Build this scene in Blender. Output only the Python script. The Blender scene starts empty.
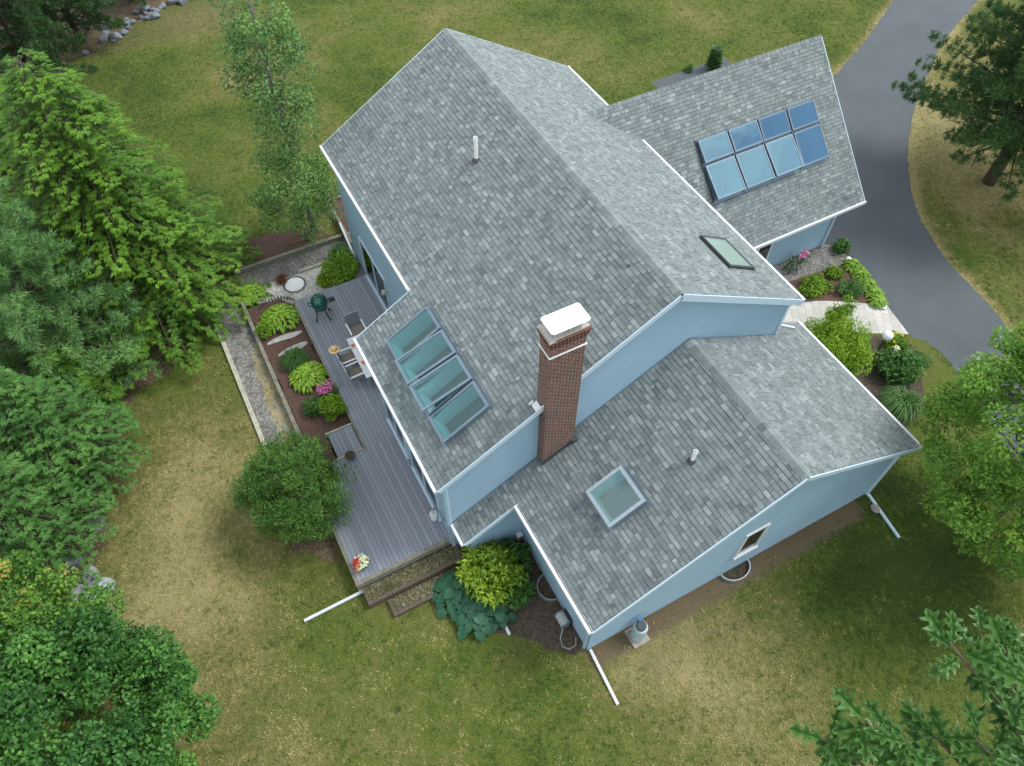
import bpy, math, random
import numpy as np
from mathutils import Vector, Matrix
SC = bpy.context.scene
COL = SC.collection
rad = math.radians
# ---------------------------------------------------------------- camera
cam_d = bpy.data.cameras.new('camera'); cam = bpy.data.objects.new('camera', cam_d); COL.objects.link(cam)
_y, _p, _r = rad(151.813), rad(54.553), rad(0.102)
fw = Vector((math.cos(_y)*math.cos(_p), math.sin(_y)*math.cos(_p), -math.sin(_p)))
rt0 = Vector((math.sin(_y), -math.cos(_y), 0)); up0 = rt0.cross(fw)
rt = rt0*math.cos(_r) + up0*math.sin(_r); up = up0*math.cos(_r) - rt0*math.sin(_r)
m = Matrix((rt, up, -fw)).transposed().to_4x4(); m.translation = Vector((23.232, -9.804, 22.861))
cam.matrix_world = m
cam_d.sensor_fit = 'HORIZONTAL'; cam_d.sensor_width = 36.0; cam_d.lens = 36.0*750.24/1024
cam_d.clip_start = 0.1; cam_d.clip_end = 2000
SC.camera = cam
# ---------------------------------------------------------------- world
SUN_EL, SUN_AZ = 54.0, 82.0      # azimuth measured from +X towards +Y
W = bpy.data.worlds.new('World'); SC.world = W; W.use_nodes = True
nt = W.node_tree; nt.nodes.clear(); N = nt.nodes.new; Lk = nt.links.new
sky = N('ShaderNodeTexSky'); sky.sky_type = 'NISHITA'; sky.sun_disc = False
sky.sun_elevation = rad(SUN_EL); sky.sun_rotation = rad(90 - SUN_AZ); sky.air_density = 1.2
tc = N('ShaderNodeTexCoord')
no = N('ShaderNodeTexNoise'); no.inputs['Scale'].default_value = 2.6; no.inputs['Detail'].default_value = 7; no.inputs['Roughness'].default_value = .55
Lk(tc.outputs['Generated'], no.inputs['Vector'])
rp = N('ShaderNodeValToRGB'); rp.color_ramp.elements[0].position = .34; rp.color_ramp.elements[1].position = .46
Lk(no.outputs['Fac'], rp.inputs['Fac'])
mx = N('ShaderNodeMix'); mx.data_type = 'RGBA'
Lk(rp.outputs['Color'], mx.inputs['Factor']); Lk(sky.outputs['Color'], mx.inputs['A'])
mx.inputs['B'].default_value = (8.2, 8.7, 9.2, 1)
bg = N('ShaderNodeBackground'); bg.inputs['Strength'].default_value = .106
Lk(mx.outputs['Result'], bg.inputs['Color'])
wo = N('ShaderNodeOutputWorld'); Lk(bg.outputs['Background'], wo.inputs['Surface'])
sd = bpy.data.lights.new('sun', 'SUN'); sd.energy = 2.3; sd.angle = rad(22); sd.color = (1, .97, .92)
sun = bpy.data.objects.new('sun', sd); COL.objects.link(sun)
_d = Vector((math.cos(rad(SUN_AZ))*math.cos(rad(SUN_EL)), math.sin(rad(SUN_AZ))*math.cos(rad(SUN_EL)), math.sin(rad(SUN_EL))))
sun.rotation_euler = _d.to_track_quat('Z', 'Y').to_euler(); sun.location = (10, 10, 60)
SC.view_settings.view_transform = 'Standard'; SC.view_settings.look = 'None'
SC.view_settings.exposure = 0.52; SC.view_settings.gamma = 1.0
SC.cycles.max_bounces = 8; SC.cycles.transparent_max_bounces = 12

# ---------------------------------------------------------------- materials
def nodes(name):
    mt = bpy.data.materials.new(name); mt.use_nodes = True
    nt = mt.node_tree; b = nt.nodes['Principled BSDF']
    return mt, nt, b
def mat(name, c, rough=.7, var=.0, scale=8.0, bump=0.0, bscale=None, metal=0.0, spec=.5, coat=0.0, c2=None):
    """plain surface with soft mottling between c*(1-var) and c*(1+var) (or c and c2)"""
    mt, nt, b = nodes(name)
    b.inputs['Roughness'].default_value = rough; b.inputs['Metallic'].default_value = metal
    b.inputs['Specular IOR Level'].default_value = spec; b.inputs['Coat Weight'].default_value = coat
    b.inputs['Base Color'].default_value = (*c, 1)
    g = nt.nodes.new('ShaderNodeNewGeometry')
    if var or c2:
        n = nt.nodes.new('ShaderNodeTexNoise'); n.inputs['Scale'].default_value = scale; n.inputs['Detail'].default_value = 6; n.inputs['Roughness'].default_value = .65
        nt.links.new(g.outputs['Position'], n.inputs['Vector'])
        r = nt.nodes.new('ShaderNodeValToRGB'); e = r.color_ramp.elements
        e[0].position = .3; e[1].position = .7
        e[0].color = (*[v*(1-var) for v in c], 1)
        e[1].color = (*(c2 if c2 else [min(1, v*(1+var)) for v in c]), 1)
        nt.links.new(n.outputs['Fac'], r.inputs['Fac']); nt.links.new(r.outputs['Color'], b.inputs['Base Color'])
    if bump:
        n = nt.nodes.new('ShaderNodeTexNoise'); n.inputs['Scale'].default_value = bscale or scale*4; n.inputs['Detail'].default_value = 4
        nt.links.new(g.outputs['Position'], n.inputs['Vector'])
        bp = nt.nodes.new('ShaderNodeBump'); bp.inputs['Strength'].default_value = bump; bp.inputs['Distance'].default_value = .03
        nt.links.new(n.outputs['Fac'], bp.inputs['Height']); nt.links.new(bp.outputs['Normal'], b.inputs['Normal'])
    return mt
def ramp(nt, fac, stops):
    r = nt.nodes.new('ShaderNodeValToRGB'); cr = r.color_ramp
    while len(cr.elements) < len(stops): cr.elements.new(.5)
    for e, (p, c) in zip(cr.elements, stops): e.position = p; e.color = (*c, 1)
    nt.links.new(fac, r.inputs['Fac']); return r.outputs['Color']
def tone_mat(name, stops, rough=.6, transl=.0, spec=.4, grain=0.0, gscale=60.0):
    """colour from the per-face attribute 'tone'"""
    mt, nt, b = nodes(name)
    a = nt.nodes.new('ShaderNodeAttribute'); a.attribute_name = 'tone'
    f = a.outputs['Fac']
    if grain:
        g = nt.nodes.new('ShaderNodeNewGeometry'); n = nt.nodes.new('ShaderNodeTexNoise'); n.inputs['Scale'].default_value = gscale; n.inputs['Detail'].default_value = 5
        nt.links.new(g.outputs['Position'], n.inputs['Vector'])
        ma = nt.nodes.new('ShaderNodeMath'); ma.operation = 'MULTIPLY_ADD'; ma.inputs[1].default_value = grain; 
        nt.links.new(n.outputs['Fac'], ma.inputs[0])
        su = nt.nodes.new('ShaderNodeMath'); su.operation = 'SUBTRACT'; su.inputs[1].default_value = grain*.5
        nt.links.new(f, su.inputs[0]); nt.links.new(su.outputs[0], ma.inputs[2]); f = ma.outputs[0]
    c = ramp(nt, f, stops)
    nt.links.new(c, b.inputs['Base Color']); b.inputs['Roughness'].default_value = rough; b.inputs['Specular IOR Level'].default_value = spec
    if transl:
        t = nt.nodes.new('ShaderNodeBsdfTranslucent'); nt.links.new(c, t.inputs['Color'])
        ms = nt.nodes.new('ShaderNodeMixShader'); ms.inputs[0].default_value = transl
        nt.links.new(b.outputs[0], ms.inputs[1]); nt.links.new(t.outputs[0], ms.inputs[2])
        nt.links.new(ms.outputs[0], nt.nodes['Material Output'].inputs['Surface'])
    return mt

M = {}
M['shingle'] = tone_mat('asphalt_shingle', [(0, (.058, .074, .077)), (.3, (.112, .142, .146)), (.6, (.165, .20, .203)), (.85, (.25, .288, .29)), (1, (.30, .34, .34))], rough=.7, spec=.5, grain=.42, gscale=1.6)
_b = M['shingle'].node_tree.nodes['Principled BSDF']; _b.inputs['Sheen Weight'].default_value = .35; _b.inputs['Sheen Roughness'].default_value = .45
def siding():
    mt, nt, b = nodes('blue_clapboard')
    g = nt.nodes.new('ShaderNodeNewGeometry'); sx = nt.nodes.new('ShaderNodeSeparateXYZ'); nt.links.new(g.outputs['Position'], sx.inputs[0])
    m1 = nt.nodes.new('ShaderNodeMath'); m1.operation = 'DIVIDE'; m1.inputs[1].default_value = .11; nt.links.new(sx.outputs['Z'], m1.inputs[0])
    m2 = nt.nodes.new('ShaderNodeMath'); m2.operation = 'FRACT'; nt.links.new(m1.outputs[0], m2.inputs[0])
    bp = nt.nodes.new('ShaderNodeBump'); bp.inputs['Strength'].default_value = .7; bp.inputs['Distance'].default_value = .014; bp.invert = True
    nt.links.new(m2.outputs[0], bp.inputs['Height']); nt.links.new(bp.outputs['Normal'], b.inputs['Normal'])
    n = nt.nodes.new('ShaderNodeTexNoise'); n.inputs['Scale'].default_value = 1.3; n.inputs['Detail'].default_value = 6; nt.links.new(g.outputs['Position'], n.inputs['Vector'])
    c = ramp(nt, n.outputs['Fac'], [(.3, (.275, .42, .535)), (.7, (.30, .45, .57))])
    nt.links.new(c, b.inputs['Base Color']); b.inputs['Roughness'].default_value = .55
    return mt
M['siding'] = siding()
M['trim'] = mat('white_trim', (.62, .645, .66), .45, .05, 6)
M['bluetrim'] = mat('pale_blue_trim', (.50, .63, .73), .5, .04, 5)
M['white'] = mat('white_paint', (.8, .81, .8), .5, .04, 9)
M['concrete'] = mat('foundation_concrete', (.30, .28, .24), .85, .25, 5, .3)
M['lead'] = mat('dark_flashing', (.06, .07, .075), .45, .2, 10, metal=.3)
M['alu'] = mat('grey_aluminium', (.34, .40, .44), .35, .1, 6, metal=.6)
M['frame'] = mat('slate_blue_skylight_cladding', (.16, .22, .27), .4, .15, 8, metal=.35)
M['steel'] = mat('silver_metal', (.6, .62, .64), .3, .05, 9, metal=.8)
M['black'] = mat('black_plastic', (.015, .016, .018), .45, .2, 12)
M['interior'] = mat('white_drywall', (.88, .9, .89), .8, .03, 4)
M['darkroom'] = mat('dark_room', (.10, .12, .12), .8, .2, 2)
M['roomfloor'] = mat('pale_room_floor', (.30, .33, .32), .8, .2, 2)
def glass(name, tint, refl, rough=.01, tone=(.85, .92, 1)):
    mt, nt, b = nodes(name); nt.nodes.remove(b)
    tr = nt.nodes.new('ShaderNodeBsdfTransparent'); tr.inputs['Color'].default_value = (*tint, 1)
    gl = nt.nodes.new('ShaderNodeBsdfGlossy'); gl.inputs['Roughness'].default_value = rough; gl.inputs['Color'].default_value = (*tone, 1)
    fr = nt.nodes.new('ShaderNodeLayerWeight'); fr.inputs['Blend'].default_value = .35
    ma = nt.nodes.new('ShaderNodeMath'); ma.operation = 'MULTIPLY_ADD'; ma.inputs[1].default_value = .6; ma.inputs[2].default_value = refl
    nt.links.new(fr.outputs['Fresnel'], ma.inputs[0])
    g = nt.nodes.new('ShaderNodeNewGeometry'); n = nt.nodes.new('ShaderNodeTexNoise'); n.inputs['Scale'].default_value = 1.1
    nt.links.new(g.outputs['Position'], n.inputs['Vector'])
    bp = nt.nodes.new('ShaderNodeBump'); bp.inputs['Strength'].default_value = .12; bp.inputs['Distance'].default_value = .05
    nt.links.new(n.outputs['Fac'], bp.inputs['Height']); nt.links.new(bp.outputs['Normal'], gl.inputs['Normal'])
    ms = nt.nodes.new('ShaderNodeMixShader'); nt.links.new(ma.outputs[0], ms.inputs[0])
    nt.links.new(tr.outputs[0], ms.inputs[1]); nt.links.new(gl.outputs[0], ms.inputs[2])
    nt.links.new(ms.outputs[0], nt.nodes['Material Output'].inputs['Surface'])
    return mt
M['glass_teal'] = glass('teal_tinted_skylight_glass', (.31, .66, .70), .08, tone=(.7, .95, .95))
M['glass_sky'] = glass('coated_reflective_skylight_glass', (.26, .5, .58), .36, tone=(.5, .84, 1))
M['glass_pale'] = glass('pale_reflective_glass', (.42, .78, .76), .15, tone=(.75, .97, 1))
M['glass_silver'] = glass('silvery_skylight_glass', (.75, .9, .86), .06, .32, tone=(.8, .95, .9))
M['glass_door'] = glass('dark_window_glass', (.10, .13, .13), .16)
def brick():
    mt, nt, b = nodes('red_brick')
    u = nt.nodes.new('ShaderNodeUVMap')
    bt = nt.nodes.new('ShaderNodeTexBrick'); nt.links.new(u.outputs[0], bt.inputs['Vector'])
    bt.inputs['Scale'].default_value = 1; bt.inputs['Brick Width'].default_value = .2; bt.inputs['Row Height'].default_value = .078; bt.inputs['Mortar Size'].default_value = .008
    bt.inputs['Color1'].default_value = (.155, .052, .034, 1); bt.inputs['Color2'].default_value = (.07, .03, .024, 1); bt.inputs['Mortar'].default_value = (.42, .36, .31, 1)
    n = nt.nodes.new('ShaderNodeTexNoise'); n.inputs['Scale'].default_value = 5; nt.links.new(u.outputs[0], n.inputs['Vector'])
    mi = nt.nodes.new('ShaderNodeMix'); mi.data_type = 'RGBA'; mi.blend_type = 'MULTIPLY'; mi.inputs['Factor'].default_value = .5
    nt.links.new(bt.outputs['Color'], mi.inputs['A']); nt.links.new(ramp(nt, n.outputs['Fac'], [(.3, (.6, .6, .6)), (.7, (1.3, 1.25, 1.2))]), mi.inputs['B'])
    nt.links.new(mi.outputs['Result'], b.inputs['Base Color']); b.inputs['Roughness'].default_value = .85
    bp = nt.nodes.new('ShaderNodeBump'); bp.invert = True; bp.inputs['Strength'].default_value = .6; bp.inputs['Distance'].default_value = .01
    nt.links.new(bt.outputs['Fac'], bp.inputs['Height']); nt.links.new(bp.outputs['Normal'], b.inputs['Normal'])
    return mt
M['brick'] = brick()
M['deck'] = tone_mat('grey_composite_decking', [(0, (.19, .21, .245)), (1, (.28, .305, .345))], rough=.6, grain=.3, gscale=14)
M['timber'] = mat('weathered_landscape_timber', (.21, .20, .155), .85, .35, 7, .5, 40)
M['paletimber'] = mat('bleached_timber', (.38, .37, .30), .85, .3, 6, .4, 40)
M['asphalt'] = mat('driveway_asphalt', (.070, .085, .095), .8, .13, .4, .35, 160)
M['asphalt2'] = M['asphalt']
M['bark'] = mat('bark', (.10, .075, .055), .9, .4, 12, .8, 25)
M['birchbark'] = mat('pale_grey_bark', (.26, .25, .22), .85, .4, 9, .4, 25)
M['rock'] = mat('grey_granite', (.27, .29, .31), .85, .4, 3.5, .8, 9)
M['palestone'] = mat('pale_flagstone', (.40, .39, .36), .9, .3, 6, .6, 20)
M['shaded_rock'] = mat('shaded_fieldstone', (.16, .18, .20), .9, .45, 4, .8, 9)  # fieldstone colour darkened to carry the shade at the wood edge
M['mulch'] = mat('brown_mulch', (.10, .058, .042), .95, .5, 16, 1.0, 34)
M['soil'] = mat('dark_soil', (.055, .042, .03), .95, .55, 9, 1.0, 26, c2=(.12, .095, .065))
M['terracotta'] = mat('terracotta', (.35, .14, .07), .8, .1)
M['teal_pot'] = mat('teal_glaze', (.03, .16, .16), .3, .2, 8)
M['straw'] = mat('straw', (.62, .43, .21), .8, .15, 30)
M['cushion'] = mat('taupe_cushion', (.22, .19, .16), .9, .1, 20)
M['sling'] = mat('grey_mesh_sling', (.16, .18, .19), .8, .35, 60)
M['grill'] = mat('green_ceramic_glaze', (.006, .085, .065), .22, .15, 6, coat=.4)
M['tabletop'] = mat('white_tabletop', (.66, .68, .70), .35, .08, 5)
def voro(name, cols, scale, bump=.8, bdist=.02):
    mt, nt, b = nodes(name)
    g = nt.nodes.new('ShaderNodeNewGeometry')
    v = nt.nodes.new('ShaderNodeTexVoronoi'); v.inputs['Scale'].default_value = scale; nt.links.new(g.outputs['Position'], v.inputs['Vector'])
    sp = nt.nodes.new('ShaderNodeSeparateColor'); nt.links.new(v.outputs['Color'], sp.inputs[0])
    k = len(cols); c = ramp(nt, sp.outputs[0], [(i/(k-1), c) for i, c in enumerate(cols)])
    n = nt.nodes.new('ShaderNodeTexNoise'); n.inputs['Scale'].default_value = 1.6; n.inputs['Detail'].default_value = 5; nt.links.new(g.outputs['Position'], n.inputs['Vector'])
    mi = nt.nodes.new('ShaderNodeMix'); mi.data_type = 'RGBA'; mi.blend_type = 'MULTIPLY'; mi.inputs['Factor'].default_value = 1
    nt.links.new(c, mi.inputs['A']); nt.links.new(ramp(nt, n.outputs['Fac'], [(.3, (.72, .72, .7)), (.7, (1.2, 1.2, 1.2))]), mi.inputs['B'])
    nt.links.new(mi.outputs['Result'], b.inputs['Base Color']); b.inputs['Roughness'].default_value = .9
    bp = nt.nodes.new('ShaderNodeBump'); bp.invert = True; bp.inputs['Strength'].default_value = bump; bp.inputs['Distance'].default_value = bdist
    nt.links.new(v.outputs['Distance'], bp.inputs['Height']); nt.links.new(bp.outputs['Normal'], b.inputs['Normal'])
    return mt
M['gravel'] = voro('grey_gravel', [(.09, .09, .085), (.16, .155, .145), (.28, .275, .26), (.13, .12, .095)], 17)
M['whitegravel'] = voro('white_pea_stone', [(.30, .29, .26), (.48, .47, .44), (.62, .61, .58), (.36, .33, .28)], 14)
M['mossgravel'] = voro('mossy_gravel', [(.042, .046, .013), (.062, .06, .017), (.10, .085, .04), (.19, .18, .145)], 22)
M['tangravel'] = voro('weedy_gravel', [(.22, .19, .10), (.30, .24, .12), (.26, .25, .22), (.14, .15, .05)], 11)
M['needles'] = voro('leaf_litter', [(.09, .06, .035), (.14, .095, .055), (.06, .05, .03), (.19, .14, .08)], 15)
def paver():
    mt, nt, b = nodes('pale_concrete_pavers')
    g = nt.nodes.new('ShaderNodeNewGeometry'); mp = nt.nodes.new('ShaderNodeMapping'); mp.inputs['Rotation'].default_value = (0, 0, .55)
    nt.links.new(g.outputs['Position'], mp.inputs['Vector'])
    bt = nt.nodes.new('ShaderNodeTexBrick'); nt.links.new(mp.outputs[0], bt.inputs['Vector']); bt.inputs['Scale'].default_value = 1
    bt.inputs['Brick Width'].default_value = .42; bt.inputs['Row Height'].default_value = .3; bt.inputs['Mortar Size'].default_value = .008
    bt.inputs['Color1'].default_value = (.40, .39, .36, 1); bt.inputs['Color2'].default_value = (.52, .50, .47, 1); bt.inputs['Mortar'].default_value = (.28, .27, .25, 1)
    nt.links.new(bt.outputs['Color'], b.inputs['Base Color']); b.inputs['Roughness'].default_value = .85
    return mt
M['paver'] = paver()
# foliage
def fol(name, stops, tr=.28, rough=.55, g=(1.22, 1.38, .95)): M[name] = tone_mat(name, [(p, tuple(min(.9, v*k) for v, k in zip(c, g))) for p, c in stops], rough, tr, .35)
fol('hemlock_leaf', [(0, (.026, .06, .014)), (.5, (.07, .148, .022)), (1, (.165, .275, .04))])
fol('spruce_leaf', [(0, (.03, .07, .024)), (.5, (.06, .14, .045)), (1, (.13, .245, .07))])
fol('pine_leaf', [(0, (.06, .115, .055)), (.5, (.115, .215, .105)), (1, (.20, .32, .15))])
fol('darkpine_leaf', [(0, (.02, .045, .022)), (.5, (.04, .085, .04)), (1, (.075, .135, .055))])
fol('maple_leaf', [(0, (.018, .058, .018)), (.5, (.042, .122, .03)), (1, (.10, .215, .05))])
fol('youngmaple_leaf', [(0, (.035, .09, .02)), (.55, (.085, .175, .03)), (.93, (.17, .26, .045)), (1, (.30, .22, .07))])
fol('birch_leaf', [(0, (.05, .10, .05)), (.5, (.095, .175, .075)), (1, (.19, .29, .10))])
fol('round_leaf', [(0, (.035, .08, .025)), (.5, (.07, .145, .045)), (1, (.13, .22, .06))])
fol('ash_leaf', [(0, (.05, .11, .022)), (.5, (.105, .205, .035)), (1, (.20, .31, .055))])
fol('oak_leaf', [(0, (.035, .10, .025)), (.5, (.068, .16, .04)), (1, (.12, .235, .06))], .3, .35, (1.1, 1.15, 1))
fol('lime_leaf', [(0, (.08, .15, .012)), (.5, (.17, .27, .02)), (1, (.30, .38, .035))])
fol('rhodo_leaf', [(0, (.05, .11, .015)), (.5, (.135, .225, .022)), (1, (.29, .36, .04))])
fol('hosta_leaf', [(0, (.09, .17, .02)), (.5, (.17, .28, .035)), (1, (.30, .41, .06))])
fol('bluehosta_leaf', [(0, (.015, .07, .04)), (.5, (.025, .105, .055)), (1, (.05, .15, .07))], .15, .5, (1, 1, 1))
fol('dark_leaf', [(0, (.02, .06, .018)), (.5, (.045, .115, .03)), (1, (.09, .18, .04))])
fol('grass_leaf', [(0, (.042, .078, .014)), (.3, (.085, .128, .022)), (.6, (.165, .178, .05)), (1, (.36, .31, .15))], .2, .7, (1.15, 1.2, 1))
fol('russet_leaf', [(0, (.10, .03, .02)), (1, (.22, .07, .035))])
G1 = (1, 1, 1)
fol('petal_pink', [(0, (.42, .08, .34)), (1, (.68, .22, .58))]); fol('petal_white', [(0, (.6, .6, .52)), (1, (.85, .85, .8))])
fol('petal_yellow', [(0, (.6, .45, .03)), (1, (.8, .65, .08))]); fol('petal_red', [(0, (.4, .03, .02)), (1, (.6, .08, .05))])
def ground_mat():
    mt, nt, b = nodes('lawn')
    g = nt.nodes.new('ShaderNodeNewGeometry')
    def noise(s, d=5, r=.6):
        n = nt.nodes.new('ShaderNodeTexNoise'); n.inputs['Scale'].default_value = s; n.inputs['Detail'].default_value = d; n.inputs['Roughness'].default_value = r
        nt.links.new(g.outputs['Position'], n.inputs['Vector']); return n.outputs['Fac']
    def attr(n):
        a = nt.nodes.new('ShaderNodeAttribute'); a.attribute_name = n; return a.outputs['Fac']
    def math_(op, a, b_, c=None):
        q = nt.nodes.new('ShaderNodeMath'); q.operation = op
        for i, v in enumerate((a, b_, c)):
            if v is None: continue
            if isinstance(v, (int, float)): q.inputs[i].default_value = v
            else: nt.links.new(v, q.inputs[i])
        return q.outputs[0]
    n1, n2, n3 = noise(1.1), noise(5.5, 6, .7), noise(26, 4)
    f = math_('ADD', attr('dry'), math_('MULTIPLY', math_('SUBTRACT', n1, .5), .55))
    f = math_('ADD', f, math_('MULTIPLY', math_('SUBTRACT', n2, .5), 1.25))
    f = math_('ADD', f, math_('MULTIPLY', math_('SUBTRACT', n3, .5), .7))
    c = ramp(nt, f, [(0, (.044, .076, .014)), (.25, (.090, .130, .020)), (.5, (.125, .135, .036)), (.75, (.20, .18, .07)), (1, (.30, .26, .125))])
    so = math_('ADD', attr('soil'), math_('MULTIPLY', math_('SUBTRACT', n2, .5), .9))
    fs = nt.nodes.new('ShaderNodeMapRange'); fs.inputs['From Min'].default_value = .4; fs.inputs['From Max'].default_value = .65; nt.links.new(so, fs.inputs['Value'])
    mi = nt.nodes.new('ShaderNodeMix'); mi.data_type = 'RGBA'; nt.links.new(fs.outputs[0], mi.inputs['Factor'])
    nt.links.new(c, mi.inputs['A']); nt.links.new(ramp(nt, n3, [(.3, (.10, .078, .045)), (.7, (.21, .165, .10))]), mi.inputs['B'])
    nt.links.new(mi.outputs['Result'], b.inputs['Base Color']); b.inputs['Roughness'].default_value = .95; b.inputs['Specular IOR Level'].default_value = .2
    bp = nt.nodes.new('ShaderNodeBump'); bp.inputs['Strength'].default_value = .9; bp.inputs['Distance'].default_value = .06
    nt.links.new(math_('ADD', n3, n2), bp.inputs['Height']); nt.links.new(bp.outputs['Normal'], b.inputs['Normal'])
    return mt
M['lawn'] = ground_mat()

# ---------------------------------------------------------------- object helpers
OFF = {}
def tag(o, label=None, cat=None, group=None, kind=None):
    if label: o['label'] = label
    if cat: o['category'] = cat
    if group: o['group'] = group
    if kind: o['kind'] = kind
    return o
def thing(name, label, cat, loc=(0, 0, 0), rz=0.0, group=None, local=False):
    o = bpy.data.objects.new(name, None); COL.objects.link(o)
    o.empty_display_size = .2; o.location = loc; o.rotation_euler = (0, 0, rz)
    OFF[o.name] = np.zeros(3) if local else np.array(loc, float)
    return tag(o, label, cat, group)
def _link(name, me, parent, label=None):
    o = bpy.data.objects.new(name, me); COL.objects.link(o)
    if parent is not None:
        o.parent = parent; OFF[o.name] = OFF[parent.name]
    else: OFF[o.name] = np.zeros(3)
    if label: o['label'] = label
    return o
class MB:
    def __init__(s): s.v = []; s.f = []; s.t = []; s.uv = None
    def face(s, pts, t=.5):
        i = len(s.v); s.v += [tuple(p) for p in pts]; s.f.append(tuple(range(i, i+len(pts)))); s.t.append(t); return s
    def raw(s, v, f, t=.5):
        i = len(s.v); s.v += [tuple(p) for p in v]; s.f += [tuple(i+k for k in q) for q in f]; s.t += [t]*len(f); return s
    def box(s, a, b, t=.5):
        x0, y0, z0 = [min(p, q) for p, q in zip(a, b)]; x1, y1, z1 = [max(p, q) for p, q in zip(a, b)]
        v = [(x0, y0, z0), (x1, y0, z0), (x1, y1, z0), (x0, y1, z0), (x0, y0, z1), (x1, y0, z1), (x1, y1, z1), (x0, y1, z1)]
        return s.raw(v, BOXF, t)
    def obox(s, c, u, v, w, t=.5):
        """box from centre and three half-axis vectors"""
        c, u, v, w = map(np.array, (c, u, v, w)); q = []
        for k in (-1, 1):
            for a, b in ((-1, -1), (1, -1), (1, 1), (-1, 1)): q.append(c+a*u+b*v+k*w)
        return s.raw(q, BOXF, t)
    def bar(s, p, q, w, h, upv=(0, 0, 1), t=.5):
        p, q = np.array(p, float), np.array(q, float); d = (q-p)/2; n = d/np.linalg.norm(d)
        a = np.cross(n, upv); a /= np.linalg.norm(a); b = np.cross(a, n)
        return s.obox((p+q)/2, d, a*w/2, b*h/2, t)
    def prism(s, poly, z0, z1, t=.5):
        n = len(poly); v = [(x, y, z0) for x, y in poly]+[(x, y, z1) for x, y in poly]
        ar = sum(poly[i][0]*poly[(i+1) % n][1]-poly[(i+1) % n][0]*poly[i][1] for i in range(n))
        f = [tuple(range(n, 2*n)), tuple(range(n-1, -1, -1))]+[(i, (i+1) % n, n+(i+1) % n, n+i) for i in range(n)]
        if ar < 0: f = [tuple(reversed(q)) for q in f]
        return s.raw(v, f, t)
    def tube(s, pts, r, n=8, cap=True, t=.5):
        pts = [np.array(p, float) for p in pts]
        if not hasattr(r, '__len__'): r = [r]*len(pts)
        v = []; a = None
        for i, p in enumerate(pts):
            d = pts[min(i+1, len(pts)-1)]-pts[max(i-1, 0)]; d = d/(np.linalg.norm(d)+1e-9)
            if a is None:
                a = np.cross(d, (0, 0, 1) if abs(d[2]) < .9 else (1, 0, 0))
            a = a-d*(a@d); a = a/(np.linalg.norm(a)+1e-9)
            b = np.cross(d, a)
            for k in range(n):
                th = 2*math.pi*k/n; v.append(p+r[i]*(a*math.cos(th)+b*math.sin(th)))
        f = []
        for i in range(len(pts)-1):
            for k in range(n):
                f.append((i*n+k, i*n+(k+1) % n, (i+1)*n+(k+1) % n, (i+1)*n+k))
        if cap: f += [tuple(range(n-1, -1, -1)), tuple(range((len(pts)-1)*n, len(pts)*n))]
        return s.raw(v, f, t)
    def lathe(s, prof, c, n=20, t=.5):
        """prof: list of (r, z)"""
        v = []; f = []
        for r, z in prof:
            for k in range(n):
                th = 2*math.pi*k/n; v.append((c[0]+r*math.cos(th), c[1]+r*math.sin(th), c[2]+z))
        for i in range(len(prof)-1):
            for k in range(n): f.append((i*n+k, i*n+(k+1) % n, (i+1)*n+(k+1) % n, (i+1)*n+k))
        return s.raw(v, f, t)
    def build(s, name, mt, parent=None, label=None, smooth=False):
        me = bpy.data.meshes.new(name)
        v = np.array(s.v, float)
        if parent is not None: v = v-OFF[parent.name]
        me.from_pydata([tuple(p) for p in v], [], s.f)
        if s.uv is not None:
            l = me.uv_layers.new(name='UVMap'); l.data.foreach_set('uv', np.array(s.uv, 'f').ravel())
        a = me.attributes.new('tone', 'FLOAT', 'FACE'); a.data.foreach_set('value', np.array(s.t, 'f'))
        if smooth: me.polygons.foreach_set('use_smooth', [True]*len(me.polygons))
        me.materials.append(mt); me.update()
        return _link(name, me, parent, label)
BOXF = [(3, 2, 1, 0), (4, 5, 6, 7), (0, 1, 5, 4), (1, 2, 6, 5), (2, 3, 7, 6), (3, 0, 4, 7)]
def structure(name, mb, mt): return tag(mb.build(name, mt), kind='structure')
def fast_mesh(name, V, F, tone, mt, parent=None, label=None, smooth=False):
    """V (n,3), F (m,k) numpy, same face size"""
    V = np.asarray(V, float)
    if parent is not None: V = V-OFF[parent.name]
    me = bpy.data.meshes.new(name); k = F.shape[1]
    me.vertices.add(len(V)); me.vertices.foreach_set('co', V.astype('f').ravel())
    me.loops.add(F.size); me.loops.foreach_set('vertex_index', F.astype('i').ravel())
    me.polygons.add(len(F)); me.polygons.foreach_set('loop_start', np.arange(0, F.size, k, dtype='i'))
    me.update(calc_edges=True)
    a = me.attributes.new('tone', 'FLOAT', 'FACE'); a.data.foreach_set('value', np.clip(tone, 0, 1).astype('f'))
    if smooth: me.polygons.foreach_set('use_smooth', [True]*len(F))
    me.materials.append(mt); me.update(); me.validate()
    return _link(name, me, parent, label)
def unit(a): return a/(np.linalg.norm(a, axis=-1, keepdims=True)+1e-9)
def leaves(P, D, Nn, L, Wd, fold=.12):
    """rhombic leaves: base P, direction D, normal Nn, lengths L, widths Wd -> verts, quads"""
    D = unit(D); S = unit(np.cross(D, Nn)); Nn = np.cross(S, D)
    L = np.broadcast_to(L, (len(P),))[:, None]; Wd = np.broadcast_to(Wd, (len(P),))[:, None]
    mid = P+D*L*.45
    V = np.stack([P, mid+S*Wd/2+Nn*L*fold, P+D*L, mid-S*Wd/2+Nn*L*fold], 1).reshape(-1, 3)
    F = np.arange(len(V)).reshape(-1, 4)
    return V, F
RG = np.random.default_rng
def rdir(r, n): return unit(r.normal(size=(n, 3)))

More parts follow.
